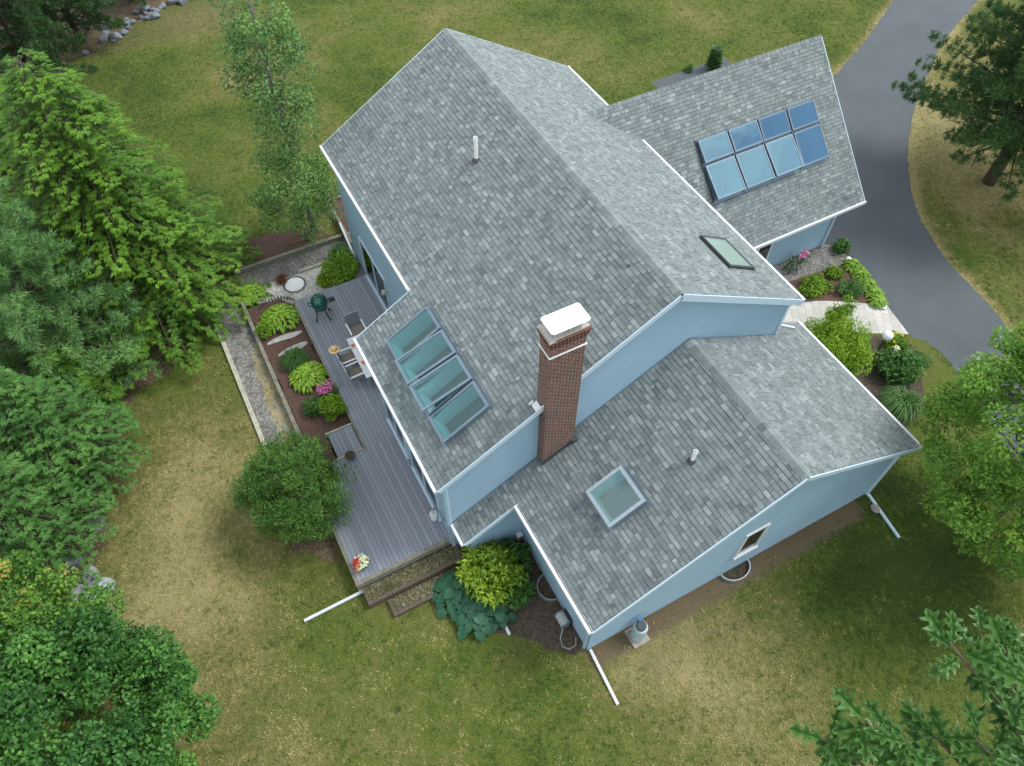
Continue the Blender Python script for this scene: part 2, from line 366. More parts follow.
# ---------------------------------------------------------------- value noise for ground masks
def vnoise(x, y, s, seed):
    r = RG(seed).random((64, 64)); xi, yi = x/s, y/s
    x0, y0 = np.floor(xi).astype(int), np.floor(yi).astype(int); fx, fy = xi-x0, yi-y0
    fx, fy = fx*fx*(3-2*fx), fy*fy*(3-2*fy)
    g = lambda a, b: r[a % 64, b % 64]
    return (g(x0, y0)*(1-fx)+g(x0+1, y0)*fx)*(1-fy)+(g(x0, y0+1)*(1-fx)+g(x0+1, y0+1)*fx)*fy
DRY = [(10.9, -15.9, 2.4, .45), (7.7, -14.5, 1.8, .4), (5.6, -13, 1.6, .2), (9.5, -14, 2, .25), (14.7, -14.5, 2, .2), (22.4, -2.8, 2, .3), (19.8, -1.9, 1.6, .45), (17.5, -8.5, 1.5, -.2),
       (14.8, -9.9, 1.6, -.25), (21.8, 4.6, 2.4, -.45), (18.7, 7.7, 2.4, -.5), (16.5, 14, 2, .1), (-15, -4, 2, .4), (-14.5, -6.3, 2, .2), (-12, -1, 3, -.1), (-8.5, 19.3, 2.5, .25), (-1.2, 24.5, 2, -.2), (-3, 20.5, 1.5, .3),
       (6.9, 23.4, 2.4, .6), (9.5, 21.5, 2, .5), (11.3, 19.8, 1.6, .35), (10.8, 18.1, .9, -.3), (13, 18.5, 1.5, -.2), (21.3, 1, 1.5, .1), (15.9, -12.8, 1.5, .0), (19.6, -3.5, 1, .3), (3.9, -14, 1.5, -.05), (.9, -11.8, 1.5, -.2),
       (-10, 8, 3, .1), (-7, 12, 2, .2), (-9, 15, 2, -.2), (16, 10.5, 1.2, .35), (4.5, 25, 2, .5), (-16, 5, 3, .1), (20.8, -5.7, 1.5, -.1), (2.5, 29, 2.5, .4)]
def edge_dry(x, y):
    e = np.zeros_like(x)
    SEG = list(zip(RIGHT, RIGHT[1:]))+list(zip(LEFT, LEFT[1:]))
    for (ax, ay), (bx, by) in SEG:
        t = np.clip(((x-ax)*(bx-ax)+(y-ay)*(by-ay))/((bx-ax)**2+(by-ay)**2), 0, 1)
        d = np.hypot(x-ax-t*(bx-ax), y-ay-t*(by-ay)); e = np.maximum(e, np.exp(-(d/.35)**2))
    return e
LEFT = [(-9.5, 37.5), (-7.2, 34), (-4.96, 30.68), (-3.5, 28.1), (-2.21, 25.68), (-1.3, 23.7), (-.6, 22), (-.1, 19.5), (.2, 16.5)]
RIGHT = [(24, 14.6), (20, 15.4), (17, 16.1), (14.45, 16.77), (12.8, 16.98), (11.6, 17.25), (10.47, 17.67), (9.1, 18.3), (7.93, 19.17), (6.8, 20.1), (5.72, 21.15), (4.3, 22.8), (2.85, 24.73), (1.4, 27), (-.14, 29.57), (-1.3, 32), (-2.32, 34.45), (-4, 38)]
def dryness(x, y):
    d = .42+.36*(vnoise(x, y, 3.1, 1)-.5)+.32*(vnoise(x+7, y, 1.2, 2)-.5)
    for a, b, s, k in DRY: d = d+k*.66*np.exp(-((x-a)**2+(y-b)**2)/(2*s*s))
    d = d-.13*(x < -4)
    return d+.55*edge_dry(x, y)
def soilness(x, y):
    s = np.zeros_like(x)
    def rect(x0, x1, y0, y1, fal, k=1):
        dx = np.maximum(np.maximum(x0-x, x-x1), 0); dy = np.maximum(np.maximum(y0-y, y-y1), 0)
        return k*np.exp(-(dx*dx+dy*dy)/(fal*fal))
    s = np.maximum(s, rect(18.4, 18.95, -4.6, 5.5, .5, .74)); s = np.maximum(s, rect(19.2, 20.2, -3.4, 0, .7, .46))
    s = np.maximum(s, rect(-26, -21, -12, -4, 1.2, .5))
    return s
# ---------------------------------------------------------------- ground
xs = np.concatenate([[-400, -150, -70, -48], np.arange(-38, 31, .3), [38, 60, 150, 400]])
ys = np.concatenate([[-400, -150, -60, -35], np.arange(-25, 46, .3), [55, 80, 160, 400]])
X, Y = np.meshgrid(xs, ys, indexing='ij'); nx, ny = X.shape
Vg = np.stack([X.ravel(), Y.ravel(), np.zeros(X.size)], 1)
ii = (np.arange(nx-1)[:, None]*ny+np.arange(ny-1)[None]).ravel()
Fg = np.stack([ii, ii+ny, ii+ny+1, ii+1], 1)
gr = fast_mesh('lawn_ground', Vg, Fg, np.zeros(len(Fg)), M['lawn']); tag(gr, kind='structure')
for nme, fn in (('dry', dryness), ('soil', soilness)):
    a = gr.data.attributes.new(nme, 'FLOAT', 'POINT'); a.data.foreach_set('value', np.clip(fn(Vg[:, 0], Vg[:, 1]), -1, 2).astype('f'))
def sheet(name, poly, z, mt, kind='structure'):
    mb = MB(); mb.face([(x, y, z) for x, y in poly]); o = mb.build(name, mt); tag(o, kind=kind)
    if o.data.polygons[0].normal.z < 0: o.data.flip_normals()
    return o
def wob(poly, step=.35, amp=.1, seed=3):
    r = random.Random(seed); out = []
    for i, (a, b) in enumerate(zip(poly, poly[1:]+poly[:1])):
        n = max(1, int(math.hypot(b[0]-a[0], b[1]-a[1])/step))
        for k in range(n):
            t = k/n; out.append((a[0]+(b[0]-a[0])*t+r.uniform(-amp, amp), a[1]+(b[1]-a[1])*t+r.uniform(-amp, amp)))
    return out
def smooth(pl, n=5):
    q = [np.array(p) for p in pl]; out = []
    for i in range(len(q)-1):
        p0, p1, p2, p3 = q[max(i-1, 0)], q[i], q[i+1], q[min(i+2, len(q)-1)]
        for k in range(n):
            t = k/n; out.append(tuple(.5*((2*p1)+(-p0+p2)*t+(2*p0-5*p1+4*p2-p3)*t*t+(-p0+3*p1-3*p2+p3)*t**3)))
    return out+[tuple(q[-1])]
DRV = smooth(LEFT)+[(.2, 13.2), (8.9, 13.2)]+smooth([(9.04, 13.59), (9.89, 13.69), (11.39, 13.45), (12.65, 13.09), (14.15, 12.75), (14.77, 13.06), (15.53, 13.11), (16.3, 12.98), (18.5, 12.3), (24, 10.5)])+smooth(RIGHT)
sheet('driveway', wob(DRV, .3, .035, 12), .004, M['asphalt'])
sheet('back_path', [(-4.75, 13.4), (-4.85, 18.2), (-.9, 18.2), (-.9, 13.4)], .004, M['asphalt2'])
sheet('gravel_bed', wob([(8.7, 7.5), (8.7, 13.15), (9.0, 13.5), (10.1, 13.6), (9.8, 10.8), (9.95, 7.5)], .4, .05), .010, M['gravel'])
sheet('mulch_bed', wob([(9.6, 8.5), (9.75, 10.8), (10.05, 13.5), (11.4, 13.4), (12.6, 13.05), (10.95, 10.35), (10.7, 8.5)], .4, .05), .014, M['mulch'])
sheet('paver_walk', smooth([(10.6, 5.5), (10.75, 8.5), (10.95, 10.3), (11.75, 11.8), (12.68, 13.05)])+[(14.15, 12.72)]+smooth([(13.45, 11.5), (12.9, 10.3), (12.6, 8.5), (12.5, 5.5)]), .018, M['paver'])
sheet('planting_bed', wob([(12.6, 5.6), (12.7, 8.6), (13.0, 10.2), (13.5, 11.4), (14.1, 12.5), (14.9, 12.4), (15.6, 11.9), (16.4, 11.2), (17.1, 10.3), (17.3, 9), (17, 7.2), (18.4, 6.7), (18.4, 5.6)], .4, .08), .012, M['soil'])
sheet('gravel_walk', [(-.3, -11.05), (-.3, -9.9), (9.6, -9.9), (9.6, -11.05)], .008, M['gravel'])
sheet('weedy_gravel', wob([(2.6, -10.2), (2.6, -9.95), (9.4, -9.95), (9.4, -10.6), (6, -10.5), (4.2, -10.45)], .3, .07), .012, M['tangravel'])
sheet('gravel_strip', [(-1.3, -9.6), (-1.3, -4.9), (-.25, -4.9), (-.25, -9.6)], .008, M['gravel'])
sheet('white_gravel', wob([(-.25, -9.2), (-.25, -4.9), (1.7, -4.9), (1.7, -8.1), (.9, -8.6), (.6, -9.3)], .3, .04), .016, M['whitegravel'])
sheet('soil_bed', wob([(14.0, -7.4), (14.0, -4.7), (18.3, -4.7), (18.5, -5.3), (17.6, -6.0), (17.0, -6.5), (16.6, -7.2), (15.6, -7.9)], .3, .14), .010, M['soil'])
sheet('shrub_mulch', wob([(9.7, -11.6), (9.7, -10.2), (12.5, -10.15), (12.2, -10.8), (11.4, -11.4)], .3, .12), .010, M['needles'])
sheet('forest_floor', wob([(-12, -16.5), (-6, -13.9), (-1, -12.9), (1.2, -12.6), (2.4, -13.2), (2.6, -14.9), (5.6, -16.0), (8.4, -16.9), (10.4, -17.4), (10.2, -20), (8, -26), (-14, -26)], .6, .25), .006, M['needles'])
sheet('wood_edge', wob([(-40, -24), (-40, -4), (-25.6, -6.2), (-24.4, -7.2), (-21.6, -11.2), (-20.5, -14.5), (-17, -18), (-17, -26)], .6, .3), .006, M['needles'])
sheet('tree_ring', wob([(-3.2, -8.6), (-3.0, -5.9), (-1.5, -5.2), (-1.45, -8.2), (-2.2, -8.9)], .3, .12), .008, M['mulch'])

# ---------------------------------------------------------------- house
H, PM, QM, L = 8.788, .588, .568, 14.0
house = thing('house', 'pale blue clapboard house with grey shingle gables, garage wing and brick chimney', 'house', (7, 0, 0))
def slope(name, O, u, v, polys, holes=(), seed=1, e=.145, th=.13, edge=None):
    """shingled roof slope. O origin at eave, u along eave, v unit vector up the slope; polys(v) -> list of (u0,u1)"""
    O, u, v = map(lambda a: np.array(a, float), (O, u, v)); n = np.cross(u, v)
    if n[2] < 0: n = -n
    r = random.Random(seed); mb = MB()
    pt = lambda a, b, h: O+u*a+v*b+n*h
    vmax = polys['vmax']; rows = int(math.ceil(vmax/e)); lim = polys['lim']
    for k in range(rows):
        v0 = k*e; v1 = min(v0+e, vmax)
        for (u0, u1) in lim((v0+v1)/2):
            segs = [(u0, u1)]
            for (hu0, hu1, hv0, hv1) in holes:
                if v1 > hv0+.02 and v0 < hv1-.02:
                    ns = []
                    for a, b in segs:
                        if hu0 > a: ns.append((a, min(b, hu0)))
                        if hu1 < b: ns.append((max(a, hu1), b))
                        if hu1 <= a or hu0 >= b: pass
                    segs = [(a, b) for a, b in ns if b-a > .01]
            for a, b in segs:
                x = a-r.uniform(0, .25); first = True
                while x < b:
                    w = r.choice((.10, .14, .16, .19, .22, .27)); x2 = x+w
                    xa, xb = max(a, x), min(b, x2); x = x2
                    if xb-xa < .012: continue
                    t = min(1, max(0, r.gauss(.47, .115)))
                    if r.random() < .07: t = r.uniform(.62, .78)
                    elif r.random() < .10: t = r.uniform(.2, .32)
                    raised = r.random() < .5
                    h0 = .011+(.010 if raised else 0); h1 = .003
                    j = r.uniform(-.006, .006)
                    vs_ = v1-.02; hs_ = h0+(h1-h0)*.82     # painted shade line under the next course's butt, like a shingle's shadow band
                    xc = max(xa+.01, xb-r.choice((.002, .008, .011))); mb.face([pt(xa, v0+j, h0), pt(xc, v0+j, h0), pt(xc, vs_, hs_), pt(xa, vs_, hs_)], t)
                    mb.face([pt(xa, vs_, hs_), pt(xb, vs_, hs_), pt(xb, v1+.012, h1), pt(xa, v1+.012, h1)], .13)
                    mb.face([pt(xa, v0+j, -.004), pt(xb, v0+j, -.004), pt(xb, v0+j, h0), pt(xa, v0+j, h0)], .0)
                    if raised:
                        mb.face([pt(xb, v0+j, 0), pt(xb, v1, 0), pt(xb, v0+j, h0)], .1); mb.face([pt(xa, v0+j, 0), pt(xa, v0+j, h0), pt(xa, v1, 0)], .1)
    # deck slab in cells round the holes
    us = sorted(set([q for a in polys['ub'] for q in [a]]+[q for h in holes for q in h[:2]])); vs = sorted(set(list(polys['vb'])+[q for h in holes for q in h[2:]]))
    for a, b in zip(us, us[1:]):
        for c, d in zip(vs, vs[1:]):
            mu, mv = (a+b)/2, (c+d)/2
            if not any(p <= mu <= q for p, q in lim(mv)): continue
            if any(h[0] < mu < h[1] and h[2] < mv < h[3] for h in holes): continue
            mb.face([pt(a, c, -.004), pt(b, c, -.004), pt(b, d, -.004), pt(a, d, -.004)], .2)
            mb.face([pt(a, c, -th), pt(a, d, -th), pt(b, d, -th), pt(b, c, -th)], .6)
    o = mb.build(name, M['shingle'], house)
    return pt
def nrm(v): v = np.array(v, float); return v/np.linalg.norm(v)
cm = math.sqrt(1+PM*PM); cq = math.sqrt(1+QM*QM)
# main roof, garden side (v from the lower eave y=-7.11)
ML_v = lambda y: (y+7.109)*cm
sk_main = [(9.0+1.035*k, 9.94+1.035*k) for k in range(4)]
holesML = [(a+.05, b-.05, ML_v(-6.33), ML_v(-5.0)) for a, b in sk_main]
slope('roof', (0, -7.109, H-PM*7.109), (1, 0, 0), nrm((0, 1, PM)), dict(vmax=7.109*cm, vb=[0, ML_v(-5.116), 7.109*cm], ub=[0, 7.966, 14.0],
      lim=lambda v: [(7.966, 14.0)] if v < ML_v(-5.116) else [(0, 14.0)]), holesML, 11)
# main roof, drive side
MR_v = lambda y: (5.109-y)*cq
holesMR = [(11.33, 12.66, MR_v(3.98), MR_v(2.98))]
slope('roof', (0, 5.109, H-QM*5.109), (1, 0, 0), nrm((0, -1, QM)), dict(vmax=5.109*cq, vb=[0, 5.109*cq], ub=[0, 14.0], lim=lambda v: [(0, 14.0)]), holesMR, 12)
# addition
PK, QK, YK, HK, XM, X2 = .5597, .5327, .9115, 6.309, 14.653, 18.856
ck = math.sqrt(1+PK*PK); cqk = math.sqrt(1+QK*QK); YL0, YL1, YR = -6.764, -5.016, 6.485
KL_v = lambda y: (y-YL0)*ck
holesKL = [(15.82, 16.93, KL_v(-3.25), KL_v(-2.3))]
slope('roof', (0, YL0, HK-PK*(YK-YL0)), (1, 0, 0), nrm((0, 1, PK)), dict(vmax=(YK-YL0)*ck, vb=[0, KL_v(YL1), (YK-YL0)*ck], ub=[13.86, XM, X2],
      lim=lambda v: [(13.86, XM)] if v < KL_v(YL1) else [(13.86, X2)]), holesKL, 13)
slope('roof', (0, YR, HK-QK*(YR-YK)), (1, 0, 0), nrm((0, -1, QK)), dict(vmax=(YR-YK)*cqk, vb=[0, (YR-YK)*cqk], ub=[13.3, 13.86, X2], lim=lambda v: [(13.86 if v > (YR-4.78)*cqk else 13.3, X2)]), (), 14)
# garage wing: ridge along y
GX, GZ, GP, GD, GY1 = 4.186, 6.904, .94, 4.85, 14.035
cg = math.sqrt(1+GP*GP)
G_v = lambda x: (GX+GD-x)*cg
def glim(v):
    z = GZ-GP*GD+v*GP/cg
    return [((H-z)/QM-.12 if z > H-QM*5.0 else 4.7, GY1)]
gu = [7.22, 8.61, 10.02, 11.42, 12.82]; gxm = 6.46
holesG = [(gu[k]+.09, gu[k+1]-.09, G_v(gxm-.05), G_v(5.86)) for k in range(4)]+[(gu[k]+.09, gu[k+1]-.09, G_v(7.40), G_v(gxm+.05)) for k in range(4)]
gub = list(np.arange(3.4, 5.2, .15))+[5.2, GY1]
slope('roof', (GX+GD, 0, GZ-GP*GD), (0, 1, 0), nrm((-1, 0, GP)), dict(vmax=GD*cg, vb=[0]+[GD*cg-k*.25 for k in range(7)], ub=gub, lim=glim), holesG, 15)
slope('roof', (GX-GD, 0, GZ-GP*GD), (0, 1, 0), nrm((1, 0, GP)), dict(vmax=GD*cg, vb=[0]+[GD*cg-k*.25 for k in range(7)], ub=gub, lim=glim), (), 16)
# ridge caps
def ridge_cap(p, q, s1, s2, seed):
    p, q = np.array(p, float), np.array(q, float); d = q-p; Ln = np.linalg.norm(d); d /= Ln; r = random.Random(seed); mb = MB(); x = 0
    while x < Ln-.02:
        x2 = min(Ln, x+.21); a, b = p+d*x, p+d*x2; t = min(1, max(0, r.gauss(.5, .12))); u0, u1 = np.array((0, 0, .026)), np.array((0, 0, .012))
        for s in (s1, s2):
            s = np.array(s); mb.face([a+u0, b+u1, b+u1+s, a+u0+s], t)
        mb.face([a+u0, a+u0+np.array(s1), a+np.array(s1), a], .05); mb.face([a+u0, a, a+np.array(s2), a+u0+np.array(s2)], .05)
        x = x2
    mb.build('ridge_cap', M['shingle'], house)
ridge_cap((0, 0, H), (L, 0, H), (0, -.15, -.15*PM), (0, .15, -.15*QM), 1)
ridge_cap((13.9, YK, HK), (X2, YK, HK), (0, -.15, -.15*PK), (0, .15, -.15*QK), 2)
ridge_cap((GX, 3.36, GZ), (GX, GY1, GZ), (.12, 0, -.12*GP), (-.12, 0, -.12*GP), 3)
# walls (open shells)
mb = MB()
def wall_x(x, pts, flip=False): mb.face([(x, y, z) for y, z in (pts if not flip else pts[::-1])])
zl = lambda y: H-.12+PM*y; zr = lambda y: H-.12-QM*y
XW = 13.83
wall_x(XW, [(-6.87, 0), (4.78, 0), (4.78, zr(4.78)), (0, H-.12), (-6.87, zl(-6.87))])
wall_x(.2, [(-4.95, 0), (4.78, 0), (4.78, zr(4.78)), (0, H-.12), (-4.95, zl(-4.95))], True)
mb.face([(8.13, -6.87, 0), (XW, -6.87, 0), (XW, -6.87, zl(-6.87)), (8.13, -6.87, zl(-6.87))])
mb.face([(8.13, -4.95, 0), (8.13, -6.87, 0), (8.13, -6.87, zl(-6.87)), (8.13, -4.95, zl(-4.95))])
mb.face([(.2, -4.95, 0), (8.13, -4.95, 0), (8.13, -4.95, zl(-4.95)), (.2, -4.95, zl(-4.95))])
mb.face([(XW, 4.78, 0), (.2, 4.78, 0), (.2, 4.78, zr(4.78)), (XW, 4.78, zr(4.78))])
mb.build('wall', M['siding'], house)
mb = MB()
X2W = 18.6; kl = lambda y: HK-.12-PK*(YK-y); kr = lambda y: HK-.12-QK*(y-YK); RW = 14.5
FZ = .16
mb.face([(X2W, -4.77, FZ), (X2W, 6.24, FZ), (X2W, 6.24, kr(6.24)), (X2W, YK, HK-.12), (X2W, -4.77, kl(-4.77))])
mb.face([(RW, -4.77, FZ), (X2W, -4.77, FZ), (X2W, -4.77, kl(-4.77)), (RW, -4.77, kl(-4.77))])
mb.face([(RW, -6.52, FZ), (RW, -4.77, FZ), (RW, -4.77, kl(-4.77)), (RW, -6.52, kl(-6.52))])
mb.face([(XW+.003, -6.52, FZ), (RW, -6.52, FZ), (RW, -6.52, kl(-6.52)), (XW+.003, -6.52, kl(-6.52))])
mb.face([(X2W, 6.24, FZ), (13.4, 6.24, FZ), (13.4, 6.24, kr(6.24)), (X2W, 6.24, kr(6.24))])
mb.face([(13.4, 6.24, FZ), (13.4, 4.78, FZ), (13.4, 4.78, kr(4.78)), (13.4, 6.24, kr(6.24))])
mb.build('wall', M['siding'], house)
mb = MB()
gw0, gw1, gyw = GX-GD+.28, 8.78, 13.05; gzf = lambda x: GZ-.12-GP*abs(x-GX)
mb.face([(gw1, 4.79, .1), (gw1, gyw, .1), (gw1, gyw, gzf(gw1)), (gw1, 4.79, gzf(gw1))])
mb.face([(gw1, gyw, .1), (gw0, gyw, .1), (gw0, gyw, gzf(gw0)), (GX, gyw, GZ-.12), (gw1, gyw, gzf(gw1))])
mb.face([(gw0, gyw, .1), (gw0, 4.79, .1), (gw0, 4.79, gzf(gw0)), (gw0, gyw, gzf(gw0))])
mb.build('wall', M['siding'], house)
# soffit of the deep garage gable overhang is the slab underside; garage doors on that end
for yy0, yy1 in ((1.2, 3.9), (4.5, 7.2)):
    d = MB(); d.box((yy0, gyw-.02, .05), (yy1, gyw+.05, 2.2)); go = d.build('garage_door', M['white'], house)
    p = MB()
    for k in range(4):
        for q in range(4): p.box((yy0+.08+q*.66, gyw+.05, .12+k*.53), (yy0+.66+q*.66-.06, gyw+.065, .12+k*.53+.42))
    p.build('door_panel', M['white'], go)
# foundation
mb = MB()
mb.box((RW-.02, -4.75, 0), (X2W-.03, 6.2, FZ)).box((gw0+.02, 4.9, 0), (gw1-.02, gyw-.02, .1)).box((XW, -6.5, 0), (RW-.02, 6.19, FZ-.004))
mb.build('foundation', M['concrete'], house)
# fascias, rakes, gutters
def rake(x, y0, z0, y1, z1, dep=.17, w=.03): mb = MB(); mb.bar((x, y0, z0-dep/2), (x, y1, z1-dep/2), w, dep); mb.build('rake_board', M['bluetrim'], house)
rake(L+.015, -7.11, H-PM*7.11, 0, H); rake(X2+.015, YL1, HK-PK*(YK-YL1), YK, HK); rake(XM+.015, YL0, HK-PK*(YK-YL0), YL1+.12, HK-PK*(YK-YL1-.12))
rake(X2+.015, YR, HK-QK*(YR-YK), YK, HK); rake(7.95, -7.11, H-PM*7.11, -5.1, H-PM*5.1); rake(-.015, -5.12, H-PM*5.12, 0, H); rake(-.015, 5.1, H-QM*5.1, 0, H)
rake(L+.015, 5.11, H-QM*5.11, 0, H, .22)
for sx in (-1, 1): mb = MB(); mb.bar((GX, GY1+.015, GZ-.09), (GX+sx*GD, GY1+.015, GZ-GP*GD-.09), .03, .17); mb.build('rake_board', M['bluetrim'], house)
mb = MB(); mb.bar((XW+.02, .25, zr(.25)-.1), (XW+.02, 4.8, zr(4.8)-.1), .03, .24); mb.build('frieze_board', M['bluetrim'], house)
for yy in (-6.86, 4.77): mb = MB(); mb.box((XW, yy-.05, .2), (XW+.03, yy+.05, zl(-6.87)-.1 if yy < 0 else zr(4.78)-.1)); mb.build('corner_board', M['bluetrim'], house)
def gutter(p, q, out, w=.13):
    """open trough along p-q; out = unit vector away from the house"""
    p, q, out = np.array(p, float), np.array(q, float), np.array(out, float); g = MB(); Z = np.array((0, 0, 1.))
    c = (p+q)/2; h = (q-p)/2
    g.obox(c-Z*.10+out*w/2, h, out*w/2, Z*.008); g.obox(c-Z*.05+out*.006, h, out*.006, Z*.05); g.obox(c-Z*.04+out*w, h, out*.011, Z*.06); g.obox(c+Z*.017+out*(w-.03), h, out*.04, Z*.005)
    dd = h/np.linalg.norm(h)
    for e in (p, q): g.obox(e-Z*.05+out*w/2, dd*.006, out*w/2, Z*.055)
    return g.build('gutter', M['trim'], house)
gutter((0, -5.116, H-PM*5.116), (7.95, -5.116, H-PM*5.116), (0, -1, 0)); gutter((7.97, -7.109, H-PM*7.109), (14.0, -7.109, H-PM*7.109), (0, -1, 0))
ze = H-QM*5.109
gutter((0, 5.109, ze), (3.05, 5.109, ze), (0, 1, 0), .06); gutter((5.3, 5.109, ze), (14.02, 5.109, ze), (0, 1, 0), .06)
gutter((13.9, YL0, HK-PK*(YK-YL0)), (XM, YL0, HK-PK*(YK-YL0)), (0, -1, 0)); gutter((XM+.02, YL1, HK-PK*(YK-YL1)), (X2, YL1, HK-PK*(YK-YL1)), (0, -1, 0))
gutter((13.3, YR, HK-QK*(YR-YK)), (X2+.02, YR, HK-QK*(YR-YK)), (0, 1, 0), .09)
gutter((GX+GD, 5.3, GZ-GP*GD), (GX+GD, GY1, GZ-GP*GD), (1, 0, 0))
# downspouts fixed to the walls
mb = MB()
mb.bar((X2W+.04, 6.2, 3.0), (X2W+.04, 6.2, .15), .07, .08, (0, 1, 0)); mb.bar((X2+.0, YR, 3.2), (X2W+.04, 6.2, 2.95), .07, .07); d1 = mb.build('downspout', M['bluetrim'], house)
mb = MB(); mb.bar((X2W-.1, -4.83, 2.85), (X2W-.1, -4.83, .15), .07, .08, (0, 1, 0)); mb.build('downspout', M['siding'], house)
mb = MB(); mb.bar((13.86, -6.93, 4.3), (13.86, -6.93, .7), .07, .08, (0, 1, 0)); mb.build('downspout', M['siding'], house)
mb = MB(); mb.bar((8.83, 12.95, 2.3), (8.83, 12.95, .1), .07, .08, (0, 1, 0)); mb.build('downspout', M['bluetrim'], house)
zz = lambda y: HK-QK*(y-YK)
mb = MB(); mb.bar((13.45, 5.17, 5.8), (13.45, 5.17, zz(5.17)+.06), .07, .08, (0, 1, 0)); mb.bar((13.42, 5.2, zz(5.2)+.06), (13.62, 5.95, zz(5.95)+.06), .07, .06); mb.build('downspout', M['trim'], house)
# chimney
ch = MB(); uv = []
def brick_box(x0, x1, y0, y1, z0, z1):
    for (a, b) in (((x1, y0), (x1, y1)), ((x0, y0), (x1, y0)), ((x1, y1), (x0, y1)), ((x0, y1), (x0, y0))):
        ch.face([(a[0], a[1], z0), (b[0], b[1], z0), (b[0], b[1], z1), (a[0], a[1], z1)])
        l = math.hypot(b[0]-a[0], b[1]-a[1]); uv.extend([(0, z0), (l, z0), (l, z1), (0, z1)])
    for z in (z0, z1):
        ch.face([(x0, y0, z), (x1, y0, z), (x1, y1, z), (x0, y1, z)]); uv.extend([(0, 0), (.15, 0), (.15, .05), (0, .05)])
cx0, cx1, cy0, cy1 = 13.68, 14.16, -3.93, -2.93
brick_box(cx0, cx1, cy0, cy1, 3.0, 9.06)
for k in range(4): e = .018*(k+1); brick_box(cx0-e, cx1+e, cy0-e, cy1+e, 9.06+.078*k+.001*k, 9.06+.078*(k+1))
ch.uv = uv; chim = ch.build('chimney', M['brick'], house)
mb = MB(); 
for (x0, y0, x1, y1) in ((cx0-.03, cy0-.03, cx1+.03, cy0+.01), (cx0-.03, cy1-.01, cx1+.03, cy1+.03), (cx1-.01, cy0+.01, cx1+.03, cy1-.01), (cx0-.03, cy0+.01, cx0+.01, cy1-.01)): mb.box((x0, y0, 8.71), (x1, y1, 8.745))
mb.build('band', M['white'], chim)
mb = MB(); mb.box((cx0-.03, cy0-.03, 9.372), (cx1+.03, cy1+.03, 9.42)); mb.build('crown', mat('mortar_crown', (.52, .50, .46), .85, .3, 14), chim)
mb = MB(); mb.box((cx0+.07, cy0+.1, 9.42), (cx1-.07, cy1-.1, 9.6)); mb.build('flue', mat('flue_screen', (.34, .35, .34), .5, .2, 20, metal=.5), chim)
for x in (cx0+.02, cx1-.02):
    for y in (cy0+.03, (cy0+cy1)/2, cy1-.03): mb = MB(); mb.box((x-.01, y-.01, 9.42), (x+.01, y+.01, 9.665)); mb.build('cap_post', M['steel'], chim)
mb = MB(); a, b, c2_, d2 = cx0-.03, cx1+.08, cy0-.02, cy1+.02
mb.prism([(a+.04, c2_), (b-.06, c2_), (b, c2_+.05), (b, d2-.05), (b-.05, d2), (a+.04, d2), (a, d2-.04), (a, c2_+.04)], 9.665, 9.69)
mb.prism([(a+.06, c2_+.05), (b-.06, c2_+.05), (b-.06, d2-.05), (a+.06, d2-.05)], 9.69, 9.72)
mb.build('chimney_cap', mat('white_cap', (.9, .91, .9), .4), chim)
mb = MB()   # step flashing at the foot of the shaft
zf = lambda y: HK-PK*(YK-y)
mb.bar((cx1+.01, cy0-.05, zf(cy0)+.09), (cx1+.01, cy1+.12, zf(cy1+.07)+.09), .03, .17); mb.bar((cx0+.1, cy1+.03, zf(cy1)+.10), (cx1+.08, cy1+.03, zf(cy1)+.10), .2, .14)
mb.build('flashing', M['lead'], chim)
mb = MB(); yf = cy0-.05; zc = H+PM*yf
mb.obox((13.9, yf-.1, zc+.005), (.13, 0, 0), nrm((0, 1, PM))*.09, (0, 0, .012)); mb.obox((14.02, yf-.05, zc-.05), (.015, 0, 0), nrm((0, 1, PM))*.14, (0, 0, .09)); mb.obox((13.74, yf-.17, zc+.0), (.02, 0, 0), nrm((0, 1, PM))*.07, (0, 0, .04))
mb.build('flashing', M['trim'], house)
